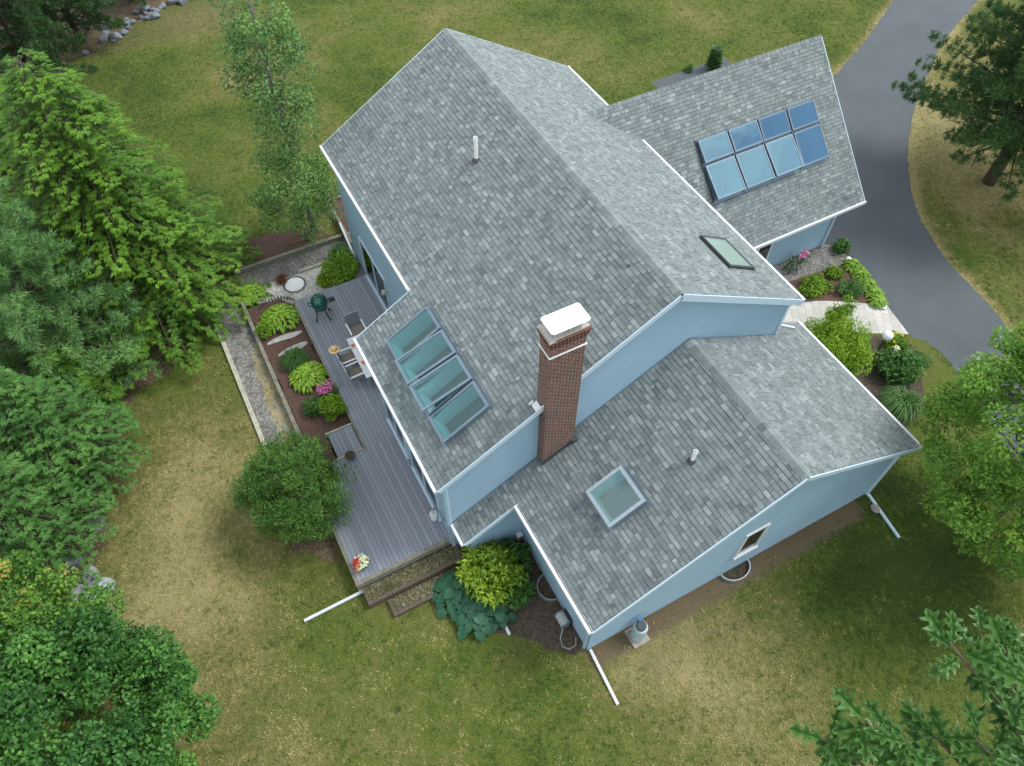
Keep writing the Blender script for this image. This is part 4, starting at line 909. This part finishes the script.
def broad_tree(label, base, c, R, nclump, per, cr, L, leaf, seed, name='deciduous_tree', bark='bark', r0=.16, group=None, asp=.6, tone0=.5, zmin=-.7, cat='tree', top=None, tvar=.16, up=.55, rin=.45, ctone=.14, droop=.25):
    r = RG(seed); t = thing(name, label, cat, base, group=group)
    C = clumps(r, c, R, nclump, zmin, rin)
    tp = top or (c[0], c[1], c[2]+R[2]*.55)
    lim = [C[i] for i in r.choice(len(C), min(len(C), 26), replace=False)]
    trunk(t, base, tp, r0, r0*.25, bark, lim, seed, bend=.05)
    V, F, tn = leaf_cloud(r, C, cr, per, L, asp, up, tone0, tvar, droop, ctone=ctone)
    k = V.reshape(-1, 4, 3)[:, :, 2].min(1) > .02
    fast_mesh('crown', V, F[k], tn[k], M[leaf], t)
    return t
def conifer(label, base, h, R, seed, leaf, name='conifer', z0=.6, nb=170, fan=.34, w=.075, sp=.26, droop=.35, tone0=.45, group=None, fingers=7, prof=1.0, r0=.15, tip=.3):
    """boughs leave the trunk in all directions; each carries flat drooping sprays of narrow fingers"""
    r = RG(seed); base = np.array(base, float); t = thing(name, label, 'tree', tuple(base), group=group)
    P, D, Nn, Ls, T = [], [], [], [], []; mb = MB()
    mb.tube([base, base+np.array((0, 0, h*.5)), base+np.array((0, 0, h*.98))], [r0*1.2, r0*.7, .02], 9)
    for i in range(nb):
        f = (i+.5)/nb; f = 1-(1-f)**.80; z = z0+(h-z0)*f; az = i*2.39996+r.uniform(-.35, .35)
        ln = R*(1-f)**prof*r.uniform(.72, 1.12)+.22
        d0 = np.array((math.cos(az), math.sin(az), 0)); s = np.array((-d0[1], d0[0], 0))
        rise = r.uniform(.0, .28)*ln*(.6+f); bp = lambda q: base+np.array((0, 0, z))+d0*ln*q+np.array((0, 0, rise*math.sin(q*2.2)-droop*ln*q*q*.55))
        mb.tube([bp(0), bp(.5), bp(.95)], [.035*(1-f)+.012, .02*(1-f)+.008, .006], 4, cap=False)
        bt = r.normal(0, .10); n = max(3, int(ln/sp*1.35))
        for k in range(n):
            q = .28+.72*(k+r.uniform(.0, .9))/n; q = min(q, 1.02)
            for sd in ((-1, 1) if k < n-1 else (-1, 0, 1)):
                lat = sd*r.uniform(.15, 1)*ln*.30*(1.08-q)+sd*r.uniform(.02, .12)
                o = bp(q)+s*lat-np.array((0, 0, abs(lat)*.18+r.uniform(-.05, .05)))
                dd = unit(d0*1.0+s*sd*r.uniform(.35, .95)-np.array((0, 0, droop*r.uniform(.2, .9)))); sl = unit(np.cross(dd, (0, 0, 1.))); nn = np.cross(sl, dd)
                for g in range(fingers):
                    a = (g-(fingers-1)/2)/((fingers-1)/2)*1.05+r.uniform(-.12, .12); fd = dd*math.cos(a)+sl*math.sin(a)-nn*abs(a)*.16
                    P.append(o+dd*fan*.16*r.uniform(-1, 1)); D.append(fd); Nn.append(nn+r.normal(size=3)*.22); Ls.append(fan*(1-.38*abs(a))*r.uniform(.75, 1.2))
                    T.append(tone0+bt+tip*(q-.6)+r.normal(0, .10))
    mb.build('trunk', M['bark'], t)
    P, D, Nn, Ls, T = map(np.array, (P, D, Nn, Ls, T))
    V, F = leaves(P, D, Nn, Ls, np.full(len(Ls), w)*r.uniform(.8, 1.3, len(Ls)), .03)
    fast_mesh('crown', V, F, T, M[leaf], t); return t
def pine(label, base, h, R, seed, leaf, z0=1.5, nb=70, tuft=.26, needles=15, w=.022, tone0=.5, group=None, r0=.16, name='pine_tree', sp=.27, prof=.75, lean=(0, 0)):
    """soft pine: boughs ending in brushes of long needles"""
    r = RG(seed); base = np.array(base, float); t = thing(name, label, 'tree', tuple(base), group=group); mb = MB()
    ln_ = np.array((lean[0], lean[1], 0)); ax = lambda z: base+np.array((0, 0, z))+ln_*z
    mb.tube([base, ax(h*.5), ax(h)], [r0*1.25, r0*.7, .025], 10)
    O, DD, T = [], [], []
    for i in range(nb):
        f = (i+.5)/nb; z = z0+(h-z0)*f; az = i*2.39996+r.uniform(-.5, .5); ln = R*((1-f)**prof)*r.uniform(.6, 1.12)+.3
        d0 = np.array((math.cos(az), math.sin(az), 0)); s = np.array((-d0[1], d0[0], 0)); upk = r.uniform(-.08, .22)+.25*f
        bp = lambda q: ax(z)+d0*ln*q+np.array((0, 0, upk*ln*q))
        mb.tube([bp(0), bp(.55), bp(1)], [.05*(1-f)+.015, .03*(1-f)+.01, .008], 5, cap=False)
        bt = r.normal(0, .1); n = max(3, int(ln/sp))
        for k in range(n):
            q = .3+.72*(k+r.uniform(0, 1))/n
            for j in range(4):
                lat = r.uniform(-1, 1)*ln*.34*(1.1-q)+r.uniform(-.08, .08)
                O.append(bp(q)+s*lat+np.array((0, 0, r.uniform(-.12, .16)))); DD.append(unit(d0*.8+s*np.sign(lat)*r.uniform(0, .9)+np.array((0, 0, r.uniform(.0, .7))))); T.append(tone0+bt+r.normal(0, .09)+.12*(q-.6))
    mb.build('trunk', M['bark'], t, smooth=True)
    O, DD, T = map(np.array, (O, DD, T)); idx = np.repeat(np.arange(len(O)), needles); m = len(idx)
    D = unit(DD[idx]*.75+rdir(r, m)*.85); V, F = leaves(O[idx]+rdir(r, m)*.03, D, rdir(r, m), tuft*r.uniform(.7, 1.2, m), np.full(m, w), .02)
    fast_mesh('crown', V, F, T[idx]+r.normal(0, .06, m), M[leaf], t); return t
conifer('tall bright green hemlock with drooping lacy boughs beside the gravel walk', (-1.5, -12.85, 0), 10.6, 4.3, 1, 'hemlock_leaf', 'hemlock_tree', nb=380, z0=.5, prof=.66, tone0=.5, fan=.22, w=.042, sp=.17, tip=.45)
conifer('second bright hemlock behind the tall one at the left picture edge', (-6.6, -16.0, 0), 9.0, 3.9, 2, 'hemlock_leaf', 'hemlock_tree', nb=250, prof=.7, tone0=.5, fan=.22, w=.042, sp=.18, tip=.45)
pine('soft blue green white pine left of the bright hemlock', (.9, -16.1, 0), 9.8, 3.3, 3, 'pine_leaf', z0=.9, nb=170, needles=20, w=.026, tone0=.62)
conifer('blue green spruce at the lawn edge with a bough reaching over the grass', (5.2, -17.0, 0), 5.8, 2.5, 4, 'spruce_leaf', 'spruce_tree', nb=210, fan=.2, w=.036, sp=.17, droop=.15, tone0=.46)
conifer('darker spruce above the grey boulder at the lawn edge', (7.4, -18.6, 0), 6.2, 2.6, 5, 'spruce_leaf', 'spruce_tree', nb=200, fan=.2, w=.036, sp=.17, droop=.15, tone0=.5)
conifer('small yellow green hemlock between the white pine and the spruces', (3.0, -16.2, 0), 3.6, 1.5, 6, 'hemlock_leaf', 'hemlock_tree', nb=80, tone0=.38)
conifer('tall spruce at the left picture edge behind the smaller spruces', (3.4, -19.6, 0), 7.6, 2.7, 7, 'spruce_leaf', 'spruce_tree', nb=210, fan=.2, w=.036, sp=.17, droop=.15, tone0=.46)
broad_tree('large dark green maple filling the lower left corner', (15.5, -17.9, 0), (15.5, -17.8, 4.0), (3.5, 3.4, 3.0), 260, 300, .46, .12, 'maple_leaf', 8, 'maple_tree', asp=.62, tvar=.2, rin=.5, ctone=.2, up=.4)
broad_tree('young yellow green maple with orange tips above the dark maple', (13.0, -18.5, 0), (13.0, -18.3, 4.2), (2.4, 2.3, 2.8), 110, 210, .4, .115, 'youngmaple_leaf', 9, 'maple_tree', asp=.62, tvar=.22, rin=.6, ctone=.2, up=.4)
broad_tree('round bushy shrub tree beside the deck steps on the lawn', (10.3, -10.75, 0), (10.32, -10.62, 1.62), (1.7, 1.7, 1.5), 210, 170, .32, .15, 'round_leaf', 10, 'shrub_tree', droop=-.8, asp=.2, tone0=.6, r0=.09, up=.7, zmin=-.95)
broad_tree('tall slender grey green tree rising past the top picture edge', (-2.3, -5.9, 0), (-2.3, -5.9, 7.4), (1.35, 1.35, 4.8), 100, 85, .5, .12, 'birch_leaf', 11, 'birch_tree', 'birchbark', .11, asp=.7, top=(-2.3, -5.9, 11.8), rin=.3)
broad_tree('low rounded grey green tree beside the dark gravel strip', (-1.95, -6.35, 0), (-1.95, -6.3, 2.6), (1.75, 1.7, 2.1), 90, 110, .44, .11, 'birch_leaf', 12, 'birch_tree', 'birchbark', .08, asp=.6, tone0=.66, ctone=.2)
broad_tree('large bright leafy tree at the right picture edge below the driveway', (21.3, 8.8, 0), (21.2, 8.6, 4.9), (3.5, 3.5, 4.3), 250, 230, .46, .13, 'ash_leaf', 13, 'deciduous_tree', asp=.55, tone0=.58, zmin=-.97, rin=.5, ctone=.2, tvar=.18)
pine('tall pine with a bare trunk standing in dry grass by the driveway', (9.2, 22.7, 0), 13.0, 5.0, 14, 'darkpine_leaf', z0=2.3, nb=230, r0=.24, tone0=.72, w=.03, needles=18)
for k, (x, y, h, R_, lab) in enumerate(((-18.8, -14.8, 9.0, 2.8, 'dark pine standing nearest the far stone row'), (-15.6, -17.6, 9.5, 2.8, 'dark pine behind the hemlocks at the left picture edge'), (-22.6, -12.2, 9.0, 2.8, 'dark pine behind the far stone row in the corner'), (-26.5, -9.0, 9, 2.8, 'dark pine at the top picture edge beyond the stone row'))):
    pine(lab, (x, y, 0), h, R_, 20+k, 'darkpine_leaf', z0=.8, nb=120, tone0=.55, w=.034, needles=16)
# --- shrubs and garden plants
def bush(label, c, R, n, per, cr, L, leaf, seed, name='shrub', cat='shrub', asp=.5, tone0=.5, group=None, up=.7, tvar=.16, z0=.0, droop=.2):
    r = RG(seed); t = thing(name, label, cat, (c[0], c[1], z0), group=group); mb = MB()
    C = clumps(r, (c[0], c[1], z0+R[2]*.55), (R[0]*.82, R[1]*.82, R[2]*.55), n, -.9, .3)
    for i in range(7): mb.tube([(c[0]+r.uniform(-.05, .05), c[1]+r.uniform(-.05, .05), z0), C[i % len(C)]], [.02, .008], 5)
    mb.build('stems', M['bark'], t)
    V, F, tn = leaf_cloud(r, C, cr, per, L, asp, up, tone0, tvar, droop)
    k = V.reshape(-1, 4, 3)[:, :, 2].min(1) > z0+.01
    fast_mesh('foliage', V, F[k], tn[k], M[leaf], t); return t
def rosette(label, c, R, n, leaf, seed, name='hosta_plant', L=None, asp=.45, h=.4, z0=0.0, tone0=.5, group=None, cat='plant', layers=4, tvar=.13, parent=None, asy=1.0):
    """clump of arching leaves, each leaf a folded two-piece blade"""
    r = RG(seed); t = parent or thing(name, label, cat, (c[0], c[1], z0), group=group); V, F, T = [], [], []; L = L or R*.45
    for i in range(n):
        f = (i+.5)/n; az = i*2.39996+r.uniform(-.2, .2); rr_ = R*(f**.6); d = np.array((math.cos(az)*asy, math.sin(az), 0)); s = np.array((-d[1], d[0], 0))
        z = z0+h*(1-f*.75)*r.uniform(.85, 1.1)+.03; ln = L*r.uniform(.8, 1.15); w_ = ln*asp
        b = np.array((c[0], c[1], 0))+d*max(0, rr_-ln*.5)+np.array((0, 0, z)); k = .25+.5*f
        m1 = b+d*ln*.35+np.array((0, 0, ln*.12)); m2 = b+d*ln*.7+np.array((0, 0, ln*(.12-k*.25))); tp = b+d*ln+np.array((0, 0, -ln*k*.5)); u_ = np.array((0, 0, w_*.12))
        q = len(V); V += [b, m1+s*w_*.5+u_, m1, m1-s*w_*.5+u_, m2+s*w_*.42+u_, m2, m2-s*w_*.42+u_, tp]
        F += [(q, q+2, q+1, q+1), (q, q+3, q+2, q+2)] if False else []
        F += [(q, q+2, q+1), (q, q+3, q+2), (q+1, q+2, q+4), (q+2, q+5, q+4), (q+2, q+3, q+5), (q+3, q+6, q+5), (q+4, q+5, q+7), (q+5, q+6, q+7)]; T += [tone0+r.normal(0, tvar)+.2*(1-f)-.1]*8
    V = np.array(V); V[:, 2] = np.maximum(V[:, 2], z0+.03)
    fast_mesh('foliage', V, np.array(F), np.array(T), M[leaf], t)
    mb = MB(); mb.lathe([(.05, 0), (.04, h*.5), (0, h*.7)], (c[0], c[1], z0), 6); mb.build('stems', M['dark_leaf'], t) if not parent else None
    return t
def blades(label, c, R, n, leaf, seed, h=.55, w=.03, z0=0.0, name='grass_clump', tone0=.45):
    r = RG(seed); t = thing(name, label, 'plant', (c[0], c[1], z0)); az = r.uniform(0, 6.28, n); f = r.uniform(0, 1, n)**.5
    d = np.stack([np.cos(az), np.sin(az), 0*az], 1); b = np.array((c[0], c[1], z0))+d*R*.15*f[:, None]
    m = b+d*(R*.5*f)[:, None]+np.array((0, 0, 1.))*(h*r.uniform(.7, 1.05, n))[:, None]; tp = b+d*(R*f*r.uniform(.8, 1.15, n))[:, None]+np.array((0, 0, 1.))*(h*(1-.75*f))[:, None]
    s = np.stack([-np.sin(az), np.cos(az), 0*az], 1)*w/2
    V = np.stack([b-s, b+s, m+s, m-s, tp+s*.1, tp-s*.1], 1).reshape(-1, 3); q = np.arange(n)*6
    F = np.concatenate([np.stack([q, q+1, q+2, q+3], 1), np.stack([q+3, q+2, q+4, q+5], 1)]); tn = np.tile(tone0+r.normal(0, .13, n), 2)
    fast_mesh('blades', V, F, tn, M[leaf], t); mb = MB(); mb.lathe([(.06, 0), (.05, .1), (0, .13)], (c[0], c[1], z0), 6); mb.build('crown_base', M['dark_leaf'], t)
    return t
def blooms(parent, pts, rr_, leaf, seed, name='flowers', per=14):
    r = RG(seed); C = np.array(pts, float); V, F, T = leaf_cloud(r, C, rr_, per, rr_*.9, .8, .6, .5, .25)
    return fast_mesh(name, V, F, T, M[leaf], parent)
rh = bush('large yellow green rhododendron in the corner beside the steps', (15.35, -6.35), (1.12, 1.05, 1.35), 70, 60, .26, .2, 'rhodo_leaf', 31, 'rhododendron', asp=.32, tone0=.6, tvar=.2)
bush('dark leafy shrub behind the rhododendron against the recessed wall', (15.15, -5.35), (.6, .5, .9), 26, 50, .22, .17, 'dark_leaf', 32, asp=.34, tone0=.45)
bush('dark pointed leaf shrub right of the rhododendron on bare soil', (16.15, -5.75), (.5, .45, .75), 22, 45, .2, .18, 'dark_leaf', 33, asp=.32, tone0=.6)
rosette('big leaved blue green hosta at the lower end of the steps', (15.25, -7.45), .75, 34, 'bluehosta_leaf', 34, L=.42, asp=.75, h=.45)
rosette('big leaved blue green hosta below the rhododendron on the lawn edge', (16.1, -7.2), .7, 32, 'bluehosta_leaf', 35, L=.42, asp=.75, h=.42)
rosette('blue green hosta over the short white drain pipe', (16.35, -6.6), .5, 20, 'bluehosta_leaf', 36, L=.38, asp=.75, h=.4)
rosette('large bright hosta at the top of the mulched bed', (2.15, -8.8), .74, 300, 'hosta_leaf', 37, L=.22, tvar=.2, asp=.42, h=.55, z0=.27)
rosette('yellow green hosta in the middle of the mulched bed', (5.35, -8.75), .68, 280, 'hosta_leaf', 38, L=.21, tvar=.2, asp=.42, h=.5, z0=.27, tone0=.66)
blades('dark grassy daylily clump between the two bright hostas', (4.45, -8.95), .62, 420, 'dark_leaf', 39, .55, .028, .27)
rosette('bright hosta outside the bed end near the hemlock boughs', (.1, -9.45), .6, 230, 'hosta_leaf', 40, L=.2, tvar=.2, asp=.42, h=.45, tone0=.5)
bush('small loose green plant at the left side of the mulched bed', (2.5, -9.5), (.36, .36, .4), 14, 40, .12, .12, 'lime_leaf', 41, 'leafy_plant', 'plant', tone0=.3, z0=.27)
ph = bush('pink flowering plant between hosta and round boxwood', (6.55, -8.45), (.36, .36, .55), 16, 40, .13, .12, 'dark_leaf', 42, 'flowering_plant', 'plant', z0=.27)
r_ = RG(5); blooms(ph, [(6.45+r_.uniform(-.24, .24), -8.42+r_.uniform(-.24, .24), .86+r_.uniform(-.05, .08)) for k in range(22)], .085, 'petal_pink', 43)
bush('round bright green boxwood ball at the bed end by the deck step', (7.2, -8.45), (.56, .56, .72), 60, 70, .13, .075, 'lime_leaf', 44, 'boxwood_shrub', tone0=.28, z0=.27)
bush('dark low shrub behind the pink flowers in the bed', (6.75, -9.0), (.42, .42, .5), 22, 50, .14, .1, 'dark_leaf', 45, z0=.27)
bush('bright ferny shrub on the pea stone beside the patio door', (.75, -5.75), (.85, .78, .75), 55, 60, .2, .17, 'hosta_leaf', 46, asp=.3, tone0=.45)
bush('dull green juniper between gravel strip and ferny shrub', (-.05, -5.45), (.85, .6, .5), 40, 60, .18, .1, 'round_leaf', 47, tone0=.55)
bush('yellow green low plant left of the ferny shrub', (.75, -6.55), (.42, .38, .38), 18, 45, .13, .13, 'lime_leaf', 48, 'leafy_plant', 'plant', tone0=.5)
bush('small russet bush beside the white stone disc', (-.1, -8.1), (.24, .24, .3), 14, 45, .1, .07, 'russet_leaf', 49)
# right side
bush('yellow green thread leaf cypress between roof edge and walk', (13.75, 9.0), (1.5, 1.35, 1.9), 90, 210, .36, .14, 'lime_leaf', 50, 'cypress_shrub', asp=.22, tone0=.5, droop=.9, tvar=.16)
bush('narrow yellow green cypress spire beside the larger cypress', (12.75, 9.9), (.5, .5, 2.0), 40, 80, .2, .15, 'lime_leaf', 51, 'cypress_shrub', asp=.22, tone0=.42, droop=.8)
p_ = bush('dark leafy perennial mound beyond the cypress with white blooms', (15.3, 10.9), (.95, .9, .8), 60, 45, .24, .2, 'dark_leaf', 52, 'perennial_plant', 'plant', asp=.36, tone0=.55)
blooms(p_, [(14.72, 11.05, .80)], .10, 'petal_white', 53, per=60)
blades('arching daylily clump at the roof edge in the side bed', (16.55, 9.75), .85, 620, 'dark_leaf', 54, .75, .035, tone0=.62, name='daylily_clump')
q_ = bush('small plant with yellow flowers next to the globe lamp', (14.25, 11.8), (.5, .5, .4), 24, 40, .13, .11, 'lime_leaf', 55, 'flowering_plant', 'plant', tone0=.2)
blooms(q_, [(14.1+r_.uniform(-.35, .35), 11.8+r_.uniform(-.35, .35), .42) for k in range(9)], .05, 'petal_yellow', 56)
bush('low scrubby ground plant at the driveway corner of the side bed', (15.2, 12.0), (.75, .5, .28), 24, 40, .14, .1, 'round_leaf', 57, 'leafy_plant', 'plant', tone0=.45)
for k, (x, y) in enumerate(((10.35, 13.3), (10.9, 13.25), (11.45, 13.1), (11.95, 13.0), (12.35, 12.8))):
    rosette('light green hosta in the row along the driveway edge', (x, y), .36, 60, 'hosta_leaf', 60+k, L=.24, asp=.45, h=.28, tone0=.35, group='hostas along the driveway edge')
bush('sprawling yellow green ground cover near the paver walk', (10.55, 11.0), (.62, .95, .32), 44, 50, .16, .11, 'lime_leaf', 70, 'ground_cover', 'plant', tone0=.25)
bush('second patch of yellow green ground cover in front bed middle', (10.35, 12.3), (.38, .4, .3), 20, 45, .13, .11, 'lime_leaf', 72, 'ground_cover', 'plant', tone0=.18)
bush('oval grey green juniper mound in the middle of front bed', (11.35, 12.2), (.52, .66, .42), 50, 60, .12, .07, 'spruce_leaf', 71, 'juniper_shrub', tone0=.55)
bush('dark plant at the garage corner beside the driveway', (9.3, 13.55), (.4, .35, .45), 18, 45, .14, .13, 'dark_leaf', 73, 'leafy_plant', 'plant', tone0=.55)
conifer('small pointed arborvitae behind the garage roof', (-4.2, 17.0, 0), 1.15, .2, 74, 'spruce_leaf', 'arborvitae', z0=.05, nb=90, fan=.12, w=.05, sp=.12, droop=-.6, tone0=.35)
bush('small round shrub behind the garage beside the arborvitae', (-4.6, 15.7), (.3, .3, .35), 12, 40, .1, .08, 'dark_leaf', 75)
# pots
t = thing('flower_pot', 'teal bowl of red and white flowers on the deck corner', 'flower pot', (13.2, -9.72, DZ))
mb = MB(); mb.lathe([(.0, 0), (.15, 0), (.22, .2), (.235, .24), (.2, .24), (.18, .18)], (13.2, -9.72, DZ), 20); mb.build('pot', M['teal_pot'], t)
V, F, T = leaf_cloud(RG(80), np.array([(13.2+a, -9.72+b, DZ+.28) for a, b in ((.1, 0), (-.1, .05), (0, -.1), (0, .1))]), .14, 60, .08, .5); fast_mesh('foliage', V, F, T, M['dark_leaf'], t)
blooms(t, [(13.2+a, -9.72+b, DZ+.38) for a, b in ((.1, .05), (-.1, .1), (-.05, -.02), (.02, .15), (.13, -.05))], .10, 'petal_white', 81, per=34); blooms(t, [(13.2+a, -9.72+b, DZ+.38) for a, b in ((.12, -.12), (.02, -.08), (-.12, -.06))], .10, 'petal_red', 82, per=34)
t = thing('planter_bowl', 'shallow brown bowl with sprouts at the deck step corner', 'flower pot', (9.38, -8.62, DZ))
mb = MB(); mb.lathe([(.0, 0), (.12, 0), (.18, .14), (.15, .14), (.13, .1), (0, .1)], (9.38, -8.62, DZ), 18); mb.build('pot', M['bark'], t)
V, F, T = leaf_cloud(RG(83), np.array([(9.38, -8.62, DZ+.13)]), .1, 40, .07, .4); fast_mesh('foliage', V, F, T, M['dark_leaf'], t)
t = thing('plant_stand', 'black wire stand with pink flowers on gravel below the garage window', 'plant stand', (9.25, 11.1, 0))
for a in range(6):
    c, s = math.cos(a*1.047), math.sin(a*1.047); mb = MB(); mb.tube([(9.25+c*.32, 11.0+s*.42, 0), (9.25+c*.12, 11.0+s*.2, .42), (9.25+c*.28, 11.0+s*.34, .62)], .018, 6); mb.build('leg', M['black'], t)
V, F, T = leaf_cloud(RG(84), np.array([(9.25, 11.0+b, .5) for b in (-.35, -.1, .15, .4)]), .2, 45, .12, .4, tone0=.2); fast_mesh('foliage', V, F, T, M['dark_leaf'], t)
blooms(t, [(9.3+r_.uniform(-.12, .12), 11.25+r_.uniform(-.16, .16), .78+r_.uniform(-.05, .1)) for k in range(8)], .09, 'petal_pink', 85)
# --- oak whose upper twigs reach into the lower right corner, just below the camera
OUT = [(0, 0), (.07, .05), (.14, .05), (.2, .20), (.26, .26), (.30, .10), (.40, .08), (.46, .30), (.54, .37), (.56, .14), (.66, .10), (.73, .26), (.80, .29), (.80, .11), (.90, .09), (1.0, .0)]
def oak():
    r = RG(90); bx, by = 25.0, -6.2; t = thing('oak_tree', 'tall oak with big lobed leaves reaching into the lower right corner', 'tree', (bx, by, 0))
    tips = [(23.28, -7.05, 18.6), (23.45, -6.75, 18.55), (23.6, -6.95, 18.85), (23.33, -6.65, 18.3), (23.33, -7.85, 18.2), (23.38, -7.62, 18.3), (23.55, -7.55, 18.4), (23.62, -7.3, 18.25), (23.72, -7.25, 18.5), (23.8, -6.95, 18.4), (23.45, -7.7, 18.0),
            (23.9, -7.2, 18.8), (23.9, -6.5, 18.3), (24.0, -6.9, 18.1), (23.7, -6.4, 18.0), (24.1, -7.5, 18.2)]
    for k in range(60):
        d = rdir(r, 1)[0]; p = np.array((25.2, -5.9, 16.2))+d*np.array((1.9, 1.8, 2.2))*r.uniform(.6, 1)
        if p[0]+p[1]*-.0 < 24.35 and p[2] > 15.5: continue
        if p[1] < -7.3 and p[0] < 24.6: continue
        tips.append(tuple(p))
    mb = MB(); mb.tube([(bx, by, 0), (bx+.1, by+.1, 6), (bx, by, 12), (bx+.15, by+.1, 16), (bx+.1, by, 18)], [.34, .26, .18, .09, .03], 10); V, F, T = [], [], []
    for tp in tips:
        tp = np.array(tp); z = max(9, tp[2]-r.uniform(1.2, 2.4)); s0 = np.array((bx+.05, by+.05, z)); mid = (s0+tp)/2+np.array((0, 0, -.15))
        mb.tube([s0, mid, tp], [.035, .018, .006], 6); dr = unit(tp-mid)
        for k in range(int(r.integers(11, 15))):
            b = tp-dr*r.uniform(0, .30)+r.normal(size=3)*.012; a = r.uniform(0, 6.28)
            d = unit(dr*.35+np.array((math.cos(a), math.sin(a), r.uniform(-.45, .25)))); n = unit(np.array((0, 0, 1.))+r.normal(size=3)*.4); s = unit(np.cross(d, n)); n = np.cross(s, d)
            ln = r.uniform(.15, .23); fo = r.uniform(.12, .3); cv = r.uniform(.05, .22); tn = .5+r.normal(0, .17); q = len(V); m = len(OUT)
            for x, y in OUT: V.append(b+d*ln*(.1+x)+n*(-cv*ln*x*x))
            for sg in (1, -1):
                for x, y in OUT: V.append(b+d*ln*(.1+x+y*.18)+s*sg*y*ln*.95+n*(y*ln*fo-cv*ln*x*x))
            for sg in (0, 1):
                o = q+m*(1+sg)
                for i in range(m-1):
                    F.append((q+i, q+i+1, o+i+1, o+i)); T.append(tn)
    mb.build('trunk', M['bark'], t, smooth=True); fast_mesh('crown', np.array(V), np.array(F), np.array(T), M['oak_leaf'], t)
oak()

# ---------------------------------------------------------------- grass blades over the lawn (uncountable)
def inside(px, py, poly):
    c = np.zeros(len(px), bool); n = len(poly)
    for i in range(n):
        (x0, y0), (x1, y1) = poly[i], poly[i-1]
        if y0 == y1: continue
        c ^= ((y0 > py) != (y1 > py)) & (px < (x1-x0)*(py-y0)/(y1-y0)+x0)
    return c
def lawn_grass():
    r = RG(200); n = 330000
    x = r.uniform(-27, 27, n); y = r.uniform(-19, 36, n)
    keep = r.random(n) < np.clip(.35+.65*(x+22)/40, .3, 1)
    d2 = (x-.4*(y)-2); keep &= ~((x < -16) & (y > 18)) & ~((x > 18.5) & (y > 14))
    x, y = x[keep], y[keep]
    bad = inside(x, y, DRV)
    for x0, x1, y0, y1 in ((.0, 14, -7.1, 5), (1, 18.75, -5, 6.4), (-.8, 9, 5, 14.1), (1.2, 13.8, -10.2, -5), (-1.45, 9.7, -11.2, -5), (13.7, 15.05, -10.1, -6.6), (13.9, 17.2, -7.6, -4.7), (8.6, 17.3, 5, 12.9), (-4.9, -.8, 13.3, 18.3)):
        bad |= (x > x0) & (x < x1) & (y > y0) & (y < y1)
    for nm in ('forest_floor', 'wood_edge', 'shrub_mulch', 'soil_bed', 'tree_ring'):
        bad |= inside(x, y, [tuple(v.co[:2]) for v in bpy.data.objects[nm].data.vertices])
    so = soilness(x, y); bad |= so+r.normal(0, .15, len(x)) > .55
    x, y = x[~bad], y[~bad]; m = len(x)
    dr = dryness(x, y)+.6*(vnoise(x, y, .45, 5)-.5)+.75*(vnoise(x+3, y, .2, 8)-.5)+r.normal(0, .2, m)
    L = r.uniform(.05, .12, m)*(1+.25*(vnoise(x, y, .9, 6)-.5)); P = np.stack([x, y, np.zeros(m)], 1)
    V, T = [], []
    for k in range(3):
        az = r.uniform(0, 6.28, m); d = np.stack([np.cos(az), np.sin(az), r.uniform(.35, 1.3, m)], 1); d = unit(d); s = np.stack([-np.sin(az), np.cos(az), 0*az], 1)*.013
        b = P+np.stack([r.normal(0, .03, m), r.normal(0, .03, m), 0*az], 1); V.append(np.stack([b-s, b+s, b+d*L[:, None]], 1)); T.append(dr+r.normal(0, .08, m))
    V = np.concatenate(V).reshape(-1, 3); F = np.arange(len(V)).reshape(-1, 3)
    o = fast_mesh('grass', V, F, np.concatenate(T), M['grass_leaf']); tag(o, kind='stuff'); tag(o, 'short mown grass growing in green and straw coloured patches', 'grass')
lawn_grass()
